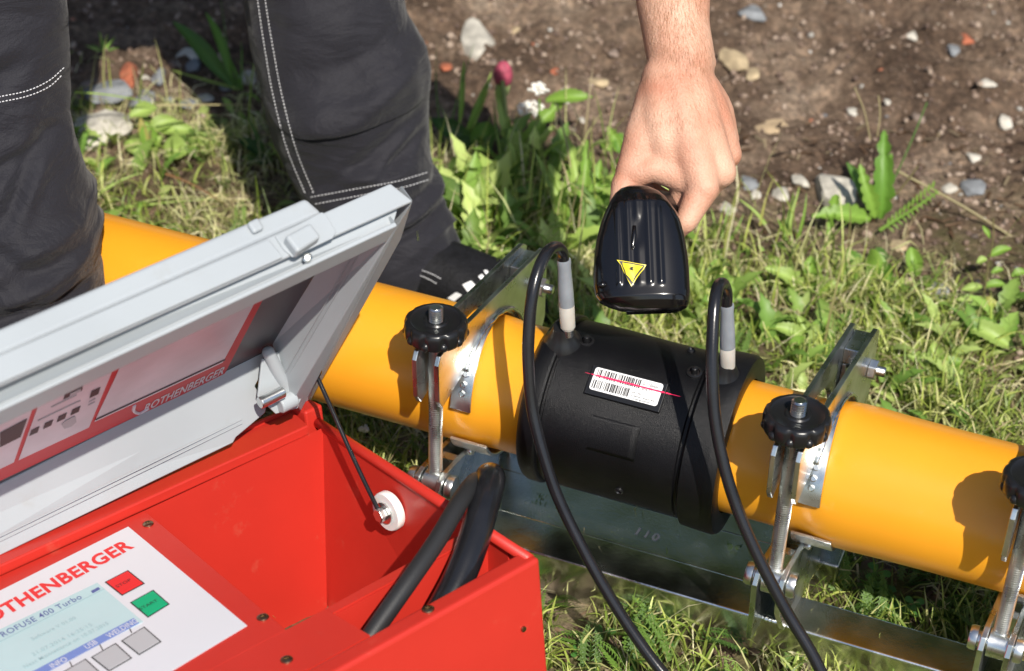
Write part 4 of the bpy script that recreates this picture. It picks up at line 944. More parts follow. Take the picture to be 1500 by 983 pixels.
def blades(n, xy, hmin, hmax, w, lay, cols, seed, base=None, curl=1.0):
    "numpy grass blades: 3 segments, 7 verts, 5 tris"
    r = np.random.default_rng(seed); x, y = xy[:, 0], xy[:, 1]; n = len(x); z = GH(x, y)
    h = r.uniform(hmin, hmax, n); az = r.uniform(0, 2*PI, n); lean = r.uniform(.1, 1., n)**.7*lay; L = h
    d = np.stack([np.cos(az), np.sin(az)], 1); sdx = np.stack([-d[:, 1], d[:, 0]], 1); tw = r.uniform(-.7, .7, n)
    side = np.stack([sdx[:, 0]*np.cos(tw), sdx[:, 1]*np.cos(tw), np.sin(tw)], 1)
    V = np.zeros((n, 7, 3)); base = np.stack([x, y, z], 1); ww = r.uniform(.6, 1.2, n)*w
    ang = PI/2-lean[:, None]*np.array([.35, .8, 1.15, 1.35])*curl*1.1
    p = base.copy(); pts = [p]
    for k in range(3):
        st = L/3; a = ang[:, k]; hz = np.cos(a)*st; vz = np.sin(a)*st
        p = p+np.stack([d[:, 0]*hz, d[:, 1]*hz, vz], 1); p[:, 2] = np.maximum(p[:, 2], z+.001+r.uniform(0, .006, n)); pts.append(p)
    for k in range(3):
        wk = ww*(1, .9, .65)[k]; V[:, 2*k] = pts[k]-side*wk[:, None]; V[:, 2*k+1] = pts[k]+side*wk[:, None]
    V[:, 6] = pts[3]
    t = np.array([(0, 1, 3), (0, 3, 2), (2, 3, 5), (2, 5, 4), (4, 5, 6)]); F = (t[None]+7*np.arange(n)[:, None, None]).reshape(-1, 3)
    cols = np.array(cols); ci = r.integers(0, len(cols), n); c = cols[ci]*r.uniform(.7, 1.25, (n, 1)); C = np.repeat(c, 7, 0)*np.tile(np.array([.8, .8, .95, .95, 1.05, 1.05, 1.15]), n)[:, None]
    return V.reshape(-1, 3), F, C
def noise2(x, y, s, z=0): return np.array([mn.noise(Vector((a*s, b*s, z))) for a, b in zip(x, y)])
def edge_y(x): return np.interp(x, [-1, -.6, -.3, -.1, .02, .14, .3, .4, .5, 1], [2.02, 1.99, 1.96, 1.88, 1.84, 1.76, 1.71, 1.64, 1.58, 1.60])+.03*np.sin(x*17)
def scatter(n, x0, x1, y0, y1, dens, seed):
    r = np.random.default_rng(seed); x = r.uniform(x0, x1, n); y = r.uniform(y0, y1, n); k = r.random(n) < dens(x, y); return np.stack([x[k], y[k]], 1)
def under(x, y):
    "inside the box footprint"
    p = np.stack([x, y, np.zeros_like(x)], 1)-BF.o; a = p@BF.a; b = p@BF.b; return (a < .03) & (a > -.5) & (b > -.09) & (b < .30)
GREENS = [(.22, .31, .05), (.34, .42, .08), (.46, .52, .13), (.16, .24, .045), (.58, .58, .24)]
STRAW = [(.68, .62, .34), (.80, .74, .48), (.56, .58, .25), (.42, .34, .19)]
def grass():
    def dg(x, y):
        e = edge_y(x); f = np.clip((e-y)/.10, 0, 1); m = noise2(x, y, 9)*.9+noise2(x, y, 30, 5)*.5; left = np.where(x < -.16, .30, 1.0)*np.where(y > 1.60, .55, 1.)*np.clip(.25+((x-.52)/.10)**2+((y-1.60)/.13)**2, .1, 1)
        return np.clip(.50+m*1.9, .03, 1)*f*left*~under(x, y)
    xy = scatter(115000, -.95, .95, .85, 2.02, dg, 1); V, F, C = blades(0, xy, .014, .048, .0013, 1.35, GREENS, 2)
    pydata_stuff('grass', V, F, C, LEAF, 'short mown green grass round the clamp frame and pipes', cat='grass')
    def ds(x, y):
        e = edge_y(x)+.06; f = np.clip((e-y)/.12, 0, 1); m = noise2(x, y, 11, 8); return np.clip(.45+m*2.2, .05, 1)*f*~under(x, y)*np.where(y < 1.15, .35, 1)
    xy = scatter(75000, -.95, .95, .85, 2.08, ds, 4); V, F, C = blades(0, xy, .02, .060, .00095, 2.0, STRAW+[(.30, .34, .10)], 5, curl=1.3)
    pydata_stuff('dry_grass_clippings', V, F, C, LEAF, 'pale dry grass clippings matted over the turf', cat='clippings')
    def dl(x, y):
        e = edge_y(x)+.04; f = np.clip((e-y)/.03, 0, 1)*np.clip((y-1.33)/.05, 0, 1); m = noise2(x, y, 8, 12); return np.clip(.1+m*1.3, .0, 1)*f*~under(x, y)
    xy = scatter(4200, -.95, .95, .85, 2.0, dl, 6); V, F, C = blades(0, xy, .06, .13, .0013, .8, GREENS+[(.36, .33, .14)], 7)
    pydata_stuff('tall_grass', V, F, C, LEAF, 'longer loose grass blades standing along the edge of the bare soil', cat='grass')
grass()
def template_scatter(name, TV, TF, pts, scl, tilt, cols, seed, label, cat, m=LEAF, zoff=0.0, tcol=None):
    r = np.random.default_rng(seed); n = len(pts); TV = np.array(TV, float); TF = np.array(TF); z = GH(pts[:, 0], pts[:, 1])
    az = r.uniform(0, 2*PI, n); tl = r.uniform(tilt[0], tilt[1], n); s = r.uniform(scl[0], scl[1], n)
    v = TV[None]*s[:, None, None]
    # tilt: rotate about y (x axis is the frond's direction), then az
    c, sn = np.cos(tl)[:, None], np.sin(tl)[:, None]; x = v[..., 0]*c-v[..., 2]*sn; zz = v[..., 0]*sn+v[..., 2]*c; y = v[..., 1]
    ca, sa = np.cos(az)[:, None], np.sin(az)[:, None]; X = x*ca-y*sa+pts[:, 0:1]; Y = x*sa+y*ca+pts[:, 1:2]; Z = zz+z[:, None]+zoff
    V = np.stack([X, Y, np.maximum(Z, z[:, None]+.0006)], 2).reshape(-1, 3); F = (TF[None]+len(TV)*np.arange(n)[:, None, None]).reshape(-1, TF.shape[1])
    cols = np.array(cols); cc = cols[r.integers(0, len(cols), n)]*r.uniform(.75, 1.25, (n, 1)); C = np.repeat(cc, len(TV), 0)
    if tcol is not None: C = C*np.tile(np.array(tcol), n)[:, None]
    return pydata_stuff(name, V, F, C, m, label, cat=cat)
def frond_template():
    V = []; F = []; tc = []
    def leaf(p, d, L, w_, z=0):
        d = nz(d); s = np.array((-d[1], d[0], 0)); n0 = len(V)
        V.extend([p, p+d*L*.45+s*w_, p+d*L+np.array((0, 0, -L*.15)), p+d*L*.45-s*w_]); F.append((n0, n0+1, n0+2)); F.append((n0, n0+2, n0+3)); tc.extend([.8, 1, 1.15, 1])
    N = 13
    for i in range(N):
        t = .16+.84*i/(N-1); p = np.array((t, 0, .10*math.sin(t*2.6)-.08*t)); L = .21*math.sin(PI*min(.15+t*.86, 1)**.9)+.03
        for s in (-1, 1):
            d = np.array((.55, s*.9, .22)); leaf(p, d, L, L*.10)
            q = p+nz(d)*L*.35; leaf(q, np.array((1, s*.3, .2)), L*.42, L*.09); leaf(q, np.array((-.15, s*1, .2)), L*.36, L*.08)
            q = p+nz(d)*L*.68; leaf(q, np.array((1, s*.25, .2)), L*.30, L*.08); leaf(q, np.array((-.1, s*1, .2)), L*.26, L*.07)
    leaf(np.array((.0, 0, 0)), np.array((1, 0, .04)), 1.0, .012)
    return V, F, tc
def clover_template():
    V = [np.array((0, 0, 1.0))]; F = []; tc = [.8]
    for k in range(3):
        a = 2*PI*k/3; d = np.array((math.cos(a), math.sin(a), 0)); s = np.array((-d[1], d[0], 0)); n0 = len(V)
        for t, w_, z in ((.25, .20, 1.04), (.55, .33, 1.07), (.85, .30, 1.06), (.95, .13, 1.04)): V.append(d*t+s*w_+np.array((0, 0, z))); V.append(d*t-s*w_+np.array((0, 0, z))); tc += [1, 1.1]
        V.append(d*.90+np.array((0, 0, 1.03))); tc.append(1.1)
        F.append((0, n0, n0+1)); 
        for j in range(3): F.append((n0+2*j, n0+2*j+2, n0+2*j+3)); F.append((n0+2*j, n0+2*j+3, n0+2*j+1))
        F.append((n0+6, n0+8, n0+7))
    n0 = len(V); V += [np.array((-.03, 0, 0)), np.array((.03, 0, 0)), np.array((0, 0, 1))]; tc += [.8]*3; F.append((n0, n0+1, n0+2))
    return V, F, tc
def broad_template(lobed=False):
    V = []; F = []; N = 10; tc = []
    for i in range(N+1):
        t = i/N; w_ = .24*math.sin(PI*t**.8)**.8*(1-.35*(i % 2) if lobed else 1)+.012; z = .28*math.sin(t*2.0)-.18*t*t
        w_ *= .78; V += [np.array((t, w_, z+.05*w_/.2)), np.array((t, 0, z-.02)), np.array((t, -w_, z+.05*w_/.2))]; tc += [1, 1.25, 1]
    for i in range(N):
        a = 3*i; b = a+3; F += [(a, a+1, b+1), (a, b+1, b), (a+1, a+2, b+2), (a+1, b+2, b+1)]
    return V, F, tc
def cover():
    FG = [(.10, .19, .03), (.14, .25, .04), (.08, .16, .03), (.18, .28, .05)]
    tv, tf, tc = frond_template()
    def d1(x, y):
        near = np.clip((1.34-y)/.06, 0, 1); return np.clip(near*(.55+noise2(x, y, 12, 2)*1.1), 0, 1)*~under(x, y)
    xy = scatter(1500, -.5, .95, .86, 1.40, d1, 11); template_scatter('feathery_yarrow_leaves', tv, tf, xy, (.03, .065), (.15, .9), FG, 12, 'feathery green yarrow leaves covering the turf beside the beam', 'ground cover', tcol=tc)
    def d2(x, y):
        e = edge_y(x); return np.clip((e-y)/.05, 0, 1)*np.clip(.10+noise2(x, y, 10, 22)*.7, 0, 1)*~under(x, y)
    xy = scatter(3000, -.9, .95, 1.3, 1.95, d2, 14); template_scatter('feathery_yarrow_leaves', tv, tf, xy, (.03, .06), (.1, .7), [(.14, .24, .05), (.20, .30, .07)], 15, 'small feathery leaves scattered in the grass behind the pipes', 'ground cover', tcol=tc)
    tv, tf, tc = clover_template(); xy = scatter(1500, -.4, .9, .9, 1.34, lambda x, y: np.clip(.15+noise2(x, y, 14, 4)*1.6, 0, 1)*~under(x, y), 17); template_scatter('clover', tv, tf, xy, (.007, .013), (-.25, .25), [(.07, .20, .04), (.10, .26, .05)], 18, 'round clover leaves growing low along the front of the steel beam', 'clover', tcol=tc)
    tv, tf, tc = broad_template(); xy = scatter(6500, -.9, .95, 1.3, 2.0, lambda x, y: np.clip((edge_y(x)-y)/.06, 0, 1)*np.clip(.25+noise2(x, y, 8, 14)*1.2, 0, 1), 19); template_scatter('small_weed_leaves', tv, tf, xy, (.012, .032), (.0, .7), [(.18, .30, .05), (.27, .39, .08), (.38, .47, .14)], 20, 'small light green weed leaves mixed into the grass behind the coupler', 'weeds', tcol=tc)
    tv, tf, tc = broad_template(True); xy = scatter(1150, -.22, .24, 1.50, 1.86, lambda x, y: np.clip(1.05-((x-.02)/.20)**2-((y-1.70)/.15)**2, 0, 1)*np.clip(.5+noise2(x, y, 15, 31)*1.5, .1, 1), 33); template_scatter('tangled_weed_leaves', tv, tf, xy, (.03, .08), (.45, 1.4), [(.20, .33, .06), (.32, .44, .10), (.46, .56, .18), (.13, .22, .05)], 34, 'tangled upright toothed weed leaves growing left of the hand', 'weeds', tcol=tc)
    xy = scatter(2200, -.9, .95, 1.3, 1.9, lambda x, y: np.clip(.12+noise2(x, y, 7, 51)*1.6, 0, 1)*np.clip((edge_y(x)-y)/.06, 0, 1), 35); template_scatter('tangled_weed_leaves', tv, tf, xy, (.03, .06), (.1, 1.0), [(.15, .27, .05), (.24, .37, .08), (.34, .44, .13)], 36, 'toothed weed leaves scattered through the mown grass behind the coupler', 'weeds', tcol=tc)
    xy = scatter(1000, -.25, .30, 1.5, 1.9, lambda x, y: np.clip(1.1-((x-.02)/.24)**2-((y-1.70)/.17)**2, 0, 1)*.8, 43); V, F, C = blades(0, xy, .05, .12, .0013, .9, GREENS+STRAW, 44); pydata_stuff('tall_grass', V, F, C, LEAF, 'long grass blades growing through the weeds left of the hand', cat='grass')
    xy = scatter(5200, -.9, .95, .9, 2.02, lambda x, y: np.clip((edge_y(x)+.05-y)/.06, 0, 1)*np.clip(.35+noise2(x, y, 8, 71)*1.5, .05, 1)*~under(x, y)*np.where(y < 1.2, .3, 1), 71); V, F, C = blades(0, xy, .035, .095, .0010, .25, STRAW+[(.46, .50, .20), (.36, .42, .12)], 72, curl=.3); V = V.reshape(-1, 7, 3)
    b_ = V[:, :1].copy(); rel = V-b_; ln = np.maximum(rel[..., 2:3], 0); az = np.random.default_rng(5).uniform(0, 2*PI, len(V)); tl = np.random.default_rng(6).uniform(.0, .30, len(V))
    hz = rel[..., 2]; V[..., 0] = b_[..., 0]+rel[..., 0]*.6+hz*np.cos(az)[:, None]*np.cos(tl)[:, None]; V[..., 1] = b_[..., 1]+rel[..., 1]*.6+hz*np.sin(az)[:, None]*np.cos(tl)[:, None]; V[..., 2] = b_[..., 2]+.006+hz*np.sin(tl)[:, None]+np.random.default_rng(8).uniform(0, .010, len(V))[:, None]
    o_ = under(V[..., 0].ravel(), V[..., 1].ravel()).reshape(-1, 7).any(1); keep = ~o_; F = F.reshape(-1, 5, 3)[:keep.sum()]; V = V[keep]; C = C.reshape(-1, 7, 3)[keep]
    pydata_stuff('lying_grass_stalks', V.reshape(-1, 3), F.reshape(-1, 3), C.reshape(-1, 3), LEAF, 'pale cut grass stalks lying flat across the turf', cat='clippings')
    # litter: brown bits
    tv = [np.array(p) for p in ((-.5, -.12, .02), (.5, -.05, .08), (.5, .08, .02), (-.5, .1, .06))]; tf = [(0, 1, 2), (0, 2, 3)]
    xy = scatter(5200, -.95, .95, .86, 1.95, lambda x, y: .8*~under(x, y)+0*x, 21); template_scatter('dead_leaf_litter', tv, tf, xy, (.006, .022), (-.3, .3), [(.12, .07, .04), (.20, .13, .08), (.30, .24, .15), (.08, .05, .035)], 22, 'brown dead leaf fragments and twigs lying in the turf', 'litter', zoff=.002)
cover()
# ---- stones
def stone_mesh(seed, r, sq=(1, 1, .6), sub=3):
    bm = bmesh.new(); bmesh.ops.create_icosphere(bm, subdivisions=sub, radius=1); rg = random.Random(seed); cuts = [(Vector((rg.gauss(0, 1), rg.gauss(0, 1), rg.gauss(0, 1))).normalized(), rg.uniform(.50, .88)) for _ in range(11)]
    for v in bm.verts:
        c = v.co.copy(); 
        k = 1.12+.22*mn.noise(c*1.1+Vector((seed, 0, 0)))+.08*mn.noise(c*3.6+Vector((0, seed, 0)))+.03*mn.noise(c*9)
        for d_, h_ in cuts:
            q = c.dot(d_)*k
            if q > h_: k *= h_/q

        v.co = Vector((c.x*sq[0], c.y*sq[1], c.z*sq[2]))*k*r
    V = [np.array(v.co) for v in bm.verts]; F = [tuple(v.index for v in f.verts) for f in bm.faces]; bm.free(); return V, F
def smat(name, c): return mat(name, c, .85, var=.28, vscale=55, bump=.9, bscale=220)
SM = {'white': smat('whitish_limestone', (.46, .43, .37)), 'tan': smat('tan_sandstone', (.40, .31, .19)), 'grey': smat('grey_stone', (.20, .21, .22)), 'brick': smat('brick_fragment', (.36, .11, .055)), 'brown': smat('brown_stone', (.20, .15, .12)), 'wood': smat('weathered_wood', (.42, .31, .19))}
def stone(px, py, w_, h_, kind, label, seed, name='stone', cat='stone', tall=.7):
    g = G(px, py+h_*.35, gh(*G(px, py)[:2])+.0); d = np.linalg.norm(g-CAM); r = w_/2*1.0*(g-CAM)@(M@np.array((0, 0, -1.)))/FPX
    V, F = stone_mesh(seed, r, (1, min(1.6, .75*h_/w_/.57+.25), tall*h_/w_), 3)
    g[2] = gh(g[0], g[1])+r*tall*h_/w_*.18
    solo(name, np.array(V)+g, F, SM[kind], label, cat, loc=g, fix=False, auto=20)
for i, s in enumerate([
    (700, 40, 56, 66, 'white', 'large pointed white stone lying on bare soil at the top edge', 'stone'), (1221, 262, 56, 52, 'white', 'big whitish stone behind the dandelion plant on the right', 'stone'),
    (1078, 76, 38, 32, 'tan', 'tan rounded stone to the right of the forearm', 'stone'), (1100, 112, 20, 18, 'tan', 'small tan stone just below the larger tan stone by the forearm', 'stone'),
    (1144, 280, 24, 20, 'white', 'small white stone between the fist and the big whitish stone', 'stone'), (1172, 258, 22, 24, 'white', 'whitish pebble directly left of the big whitish stone', 'pebble'),
    (1066, 298, 24, 20, 'white', 'small pale pebble at the lower right of the fist', 'pebble'), (1096, 262, 22, 20, 'grey', 'light grey pebble beside the fist', 'pebble'), (1109, 283, 16, 14, 'white', 'tiny white pebble between two pebbles near the fist', 'pebble'),
    (1335, 48, 18, 16, 'white', 'white pebble high in the soil at the upper right', 'pebble'), (1397, 55, 18, 18, 'grey', 'bluish grey pebble near the upper right corner', 'pebble'), (1442, 120, 28, 12, 'white', 'flat white shard near the right edge of the soil', 'stone shard'),
    (1122, 182, 84, 20, 'wood', 'flat pale splinter of wood lying in the soil right of the hand', 'wood splinter'), (1247, 163, 16, 13, 'white', 'tiny white pebble alone in the middle of the bare soil', 'pebble'), (1431, 262, 34, 26, 'grey', 'grey stone half sunk in soil at the right', 'stone'),
    (1470, 178, 20, 18, 'white', 'pale pebble close to the right edge', 'pebble'), (1425, 225, 18, 18, 'white', 'pale pebble above the half sunk grey stone', 'pebble'), (1390, 275, 18, 14, 'white', 'small white pebble left of the half sunk grey stone', 'pebble'), (1345, 168, 15, 14, 'brown', 'small brown pebble in the open soil at right', 'pebble'), (1302, 132, 11, 10, 'white', 'tiny pale pebble in dark soil at upper right', 'pebble'),
    (1415, 58, 22, 15, 'brick', 'orange brick chip beside the bluish grey pebble', 'brick chip'), (1100, 18, 46, 20, 'grey', 'cluster-like light grey stone at the very top right of the arm', 'stone'),
    (832, 124, 22, 20, 'white', 'round pale pebble left of the forearm', 'pebble'), (652, 97, 18, 15, 'brick', 'orange brick chip right of the trouser knee', 'brick chip'), (812, 105, 14, 12, 'brick', 'small orange brick chip between the flowers and the forearm', 'brick chip'), (875, 115, 24, 14, 'tan', 'tan pebble next to the left side of the forearm', 'pebble'), (850, 175, 16, 14, 'white', 'pale pebble above the weeds left of the hand', 'pebble'),
    (757, 40, 20, 16, 'tan', 'tan pebble right of the large pointed white stone', 'pebble'), (785, 60, 14, 12, 'white', 'small pale pebble at the top between pointed stone and forearm', 'pebble'), (720, 85, 16, 14, 'brown', 'brown pebble below the large pointed white stone', 'pebble'), (900, 60, 16, 14, 'brown', 'brown pebble touching the left outline of the forearm', 'pebble'),
    (140, 178, 95, 62, 'white', 'broad flat white stone beside the left trouser leg', 'stone'), (190, 98, 34, 38, 'brick', 'reddish brick fragment among the gravel between the legs', 'brick fragment'), (163, 130, 54, 28, 'grey', 'brownish grey stone below the brick fragment', 'stone'), (207, 128, 40, 24, 'grey', 'bluish grey stone right of the brownish grey one', 'stone'),
    (232, 110, 22, 22, 'grey', 'grey pebble in the gravel between the legs', 'pebble'), (213, 109, 15, 14, 'white', 'small white pebble beside the brick fragment', 'pebble'), (284, 92, 28, 18, 'grey', 'grey stone left of the right trouser leg', 'stone'), (275, 60, 34, 28, 'white', 'pale stone at the foot of the tall weed between the legs', 'stone'), (277, 145, 34, 16, 'grey', 'flat grey stone above the light green leaves', 'stone'), (365, 108, 26, 22, 'white', 'pale grey stone touching the right trouser leg', 'stone'),
    (300, 140, 20, 14, 'white', 'whitish pebble right of the flat grey stone', 'pebble'), (330, 130, 18, 14, 'grey', 'grey pebble near the right trouser leg', 'pebble'), (250, 128, 18, 14, 'grey', 'dark grey pebble between bluish stone and leaves', 'pebble'), (255, 95, 16, 14, 'brown', 'brown pebble behind the gravel between the legs', 'pebble'), (130, 118, 24, 18, 'brown', 'brown stone beside the left trouser leg', 'stone'), (1318, 355, 34, 18, 'tan', 'flat tan stone under the dandelion plant', 'stone'), (1375, 420, 36, 22, 'grey', 'grey flat stone in bare soil right of the weeds', 'stone')]):
    stone(s[0], s[1], s[2]*1.25, s[3]*1.25, s[4], s[5], 11.3*i+5, name='stone' if s[6] == 'stone' else s[6].replace(' ', '_'), cat=s[6])
def pebbles():
    T_ = [stone_mesh(k*5.1, 1, (1, .85, .6), 1) for k in range(4)]; out = []
    r = np.random.default_rng(9); V = []; F = []; C = []; n0 = 0
    x = r.uniform(-1.1, 1.1, 5200); y = r.uniform(1.45, 2.7, 5200); e = edge_y(x); keep = (r.random(5200) < np.clip((y-e+.06)/.12, .03, 1)*(.12+1.0*np.clip(noise2(x, y, 6, 3)+.05, 0, 1)))
    cols = np.array([(.42, .40, .36), (.20, .20, .21), (.25, .19, .14), (.36, .13, .07), (.14, .10, .08), (.12, .09, .07), (.5, .48, .45), (.30, .24, .18)])
    for a, b in zip(x[keep], y[keep]):
        tv, tf = T_[r.integers(4)]; s = .0014+.0065*r.random()**3.2; t = r.uniform(0, 6.3); c, q = math.cos(t), math.sin(t); tv = np.array(tv)*s
        vv = np.stack([tv[:, 0]*c-tv[:, 1]*q+a, tv[:, 0]*q+tv[:, 1]*c+b, tv[:, 2]+gh(a, b)+s*.15], 1); V.append(vv); F.append(np.array(tf)+n0); n0 += len(vv); C.append(np.repeat(cols[r.integers(len(cols))][None]*r.uniform(.7, 1.2), len(vv), 0))
    pydata_stuff('gravel', np.concatenate(V), np.concatenate(F), np.concatenate(C), STONEA, 'small mixed pebbles scattered through the bare brown soil', cat='gravel')
pebbles()
# soil crumbs
def crumbs():
    tv, tf = stone_mesh(77, 1, (1, .9, .7), 1); r = np.random.default_rng(19); n = 26000; x = r.uniform(-1.1, 1.1, n); y = r.uniform(.9, 2.7, n); k = (r.random(n) < np.clip((y-edge_y(x)+.25)/.3, .12, 1)) & ~under(x, y); x, y = x[k], y[k]; n = len(x)
    s = .0012+.0065*r.random(n)**2.5; tv = np.array(tv); V = tv[None]*s[:, None, None]*r.uniform(.6, 1.3, (n, 1, 3)); V = V+np.stack([x, y, GH(x, y)+s*.2], 1)[:, None]; F = (np.array(tf)[None]+len(tv)*np.arange(n)[:, None, None]).reshape(-1, 3)
    c = np.array([(.17, .115, .083), (.25, .18, .135), (.11, .072, .054), (.34, .26, .20)])[r.integers(0, 4, n)]; pydata_stuff('soil_crumbs', V.reshape(-1, 3), F, np.repeat(c, len(tv), 0), STONEA, 'crumbly clods of loose brown soil', cat='soil')
crumbs()
# ---- individual plants
def leaf_blade(base, tip, width, up, kind='plain', arch=.25, n=16, fold=.30, seed=0):
    "one leaf as V,F,tint; base->tip with lobes"
    base, tip = np.array(base, float), np.array(tip, float); d = tip-base; L = np.linalg.norm(d); dn = d/L; up = nz(np.array(up)-dn*(dn@np.array(up))); s = np.cross(dn, up); V = []; F = []; tc = []; rg = random.Random(seed)
    for i in range(n+1):
        t = i/n
        if kind == 'grass': w_ = (1-t)**.6*.9+.02
        elif kind == 'round': w_ = math.sin(PI*min(.02+t*.97, 1))**.55
        elif kind == 'lobed': w_ = math.sin(PI*min(.03+t**.75*.96, 1))**.6*(1-(.15+.45*rg.random())*((i+seed) % 3 < 1)*(t < .9))*(.8+.3*rg.random())
        elif kind == 'tooth': w_ = math.sin(PI*min(.05+t*.93, 1))**.8*(1-.12*(i % 2))
        else: w_ = math.sin(PI*min(.04+t*.95, 1))**.8
        c = base+d*t+up*(math.sin(PI*t)*arch*L)+s*(.04*L*math.sin(t*3+seed)); q = w_*width/2; wob = .10*width*math.sin(t*9+seed)
        V += [c+s*q+up*(q*fold*2+wob*.5), c+s*q*.5+up*q*fold, c, c-s*q*.5+up*q*fold, c-s*q+up*(q*fold*2-wob*.5)]; tc += [.95, 1, 1.3, 1, .95]
    for i in range(n):
        for k in range(4): a = 5*i+k; F.append((a, a+1, a+6, a+5))
    return V, F, tc
def plant_part(name, v, f, tc, col, th):
    v = np.array(v, float)-org(th); o = pydata_stuff(name, v, f, np.array(tc)[:, None]*np.array(col)[None], LEAF, kind=None, parent=th); o.data.polygons.foreach_set('use_smooth', [True]*len(o.data.polygons)); return o
def gp(px, py, h=0.0, dy=0.0):
    "point above the ground plane column; px,py is its picture place, standing over depth of base row dy"
    return None
def plant(label, bx_, by_, leaves, stems=(), name='weed_plant', cat='weed', group=None, extra=None):
    g = G(bx_, by_, 0.0); g[2] = gh(g[0], g[1]); th = thing(name, label, cat, g, group); dep = (g-CAM)@(M@np.array((0, 0, -1.)))
    for k, (x0, y0, x1, y1, w_, kind, col, dd) in enumerate(leaves):
        b = P(x0, y0, dep+dd*.3); t = P(x1, y1, dep+dd); 
        if t[2] < gh(t[0], t[1])+.004: t = t+np.array((0, 0, gh(t[0], t[1])+.006-t[2]))
        if b[2] < gh(b[0], b[1]): b = b+np.array((0, 0, gh(b[0], b[1])-b[2]))
        v, f, tc = leaf_blade(b, t, w_*dep/FPX, nz(CAM-t)*.7+np.array((0, 0, .6)), kind, .10 if kind != 'grass' else .06, 18, seed=k+bx_); plant_part('leaf', v, f, tc, col, th)
    for (x0, y0, x1, y1, r_, col) in stems:
        a = P(x0, y0, dep); b = P(x1, y1, dep-.01); v, f = tube(catmull([a, (a+b)/2+np.array((.002, 0, .002)), b], 5), r_*dep/FPX, 8); f4 = [q for q in f if len(q) == 4]; plant_part('stem', v, f4, np.ones(len(v)), col, th)
    if extra: extra(th, dep)
    return th
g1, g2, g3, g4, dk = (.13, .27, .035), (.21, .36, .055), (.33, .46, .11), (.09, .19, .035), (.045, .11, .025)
ST = (.20, .17, .07); DRY = (.42, .36, .19)
plant('dandelion plant with upright lobed leaf in front of the big white stone', 1283, 325, [(1285, 320, 1300, 192, 34, 'lobed', g1, -.01), (1280, 320, 1262, 240, 26, 'lobed', g2, -.02), (1290, 318, 1306, 225, 22, 'lobed', g1, .01), (1275, 318, 1190, 320, 34, 'lobed', g2, -.03), (1222, 285, 1215, 360, 18, 'lobed', g2, -.03), (1268, 300, 1240, 238, 18, 'tooth', g4, 0)],
      [(1290, 310, 1305, 270, 1.5, (.25, .06, .04)), (1275, 205, 1252, 128, 1.0, DRY), (1285, 200, 1287, 140, 1.1, DRY), (1292, 300, 1358, 150, 1.3, g4), (1300, 300, 1345, 243, 1.3, ST), (1310, 248, 1500, 358, 2.0, DRY)], 'dandelion_plant', 'dandelion')
plant('feathery fern-like weed right of the dandelion plant', 1300, 345, [(1290, 340, 1372, 280, 6, 'grass', g2, 0)], [(1290, 338, 1372, 282, 1.2, g2)], 'yarrow_plant', 'yarrow',
      extra=lambda th, dep: [plant_part('leaf', *leaf_blade(P(1300+6*k, 332-5*k, dep), P(1300+6*k+(10 if s > 0 else 2), 332-5*k+s*11-2, dep-.003), 4*dep/FPX, (0, 0, 1), 'tooth', .05, 6, seed=k), g2, th) for k in range(12) for s in (-1, 1)])
plant('low rosette of broad green leaves in the middle of the right side', 1275, 395, [(1270, 395, 1300, 388, 46, 'round', g2, -.02), (1262, 400, 1240, 402, 34, 'plain', g3, -.01), (1280, 400, 1306, 412, 34, 'round', g1, -.03), (1268, 390, 1222, 372, 26, 'tooth', g1, .01), (1285, 385, 1300, 372, 30, 'tooth', g4, .02), (1262, 405, 1258, 432, 26, 'plain', g2, -.03)], (), 'weed_plant', 'weed')
plant('young plant with one round upright leaf right of the leaf rosette', 1340, 408, [(1340, 405, 1336, 362, 24, 'round', g2, 0), (1345, 412, 1365, 440, 20, 'tooth', g1, -.01)], [(1340, 415, 1338, 380, 1.2, g2), (1338, 420, 1305, 495, 1.2, g2)], 'weed_plant', 'weed')
plant('small branching mint-like weed near the right edge', 1440, 450, [(1446, 380, 1430, 385, 12, 'plain', g3, 0), (1447, 375, 1482, 365, 14, 'plain', g2, 0), (1440, 420, 1408, 425, 14, 'plain', g3, 0), (1442, 422, 1472, 415, 14, 'plain', g2, 0), (1436, 446, 1400, 440, 16, 'plain', g3, 0), (1438, 448, 1460, 452, 20, 'plain', (.45, .45, .12), 0), (1430, 460, 1380, 462, 18, 'plain', g3, -.01), (1450, 350, 1440, 330, 8, 'plain', g2, 0), (1452, 400, 1470, 395, 10, 'plain', g2, 0)], [(1430, 470, 1448, 385, 1.3, ST), (1448, 385, 1455, 320, 1.2, ST)], 'mint_weed', 'weed')
plant('curved leaf lying on bare soil close to the right edge', 1462, 505, [(1405, 478, 1488, 510, 34, 'tooth', g3, -.01)], (), 'fallen_leaf', 'leaf')
plant('low yellowish leaf cluster at the far right edge of the grass', 1480, 440, [(1482, 405, 1504, 398, 14, 'plain', g2, 0), (1484, 452, 1510, 440, 12, 'plain', (.4, .42, .15), 0)], (), 'weed_plant', 'weed')
plant('tuft of upright grass blades behind the right clamp', 1160, 345, [(1158, 345, 1170, 272, 7, 'grass', g3, 0), (1152, 345, 1160, 280, 6, 'grass', g2, .01), (1170, 350, 1180, 282, 6, 'grass', g2, -.01), (1120, 330, 1082, 290, 7, 'grass', g3, 0), (1148, 372, 1140, 318, 6, 'grass', g2, 0), (1112, 330, 1135, 262, 4, 'grass', (.4, .40, .10), 0)], (), 'grass_tuft', 'grass tuft', 'grass tufts along the edge of the soil')
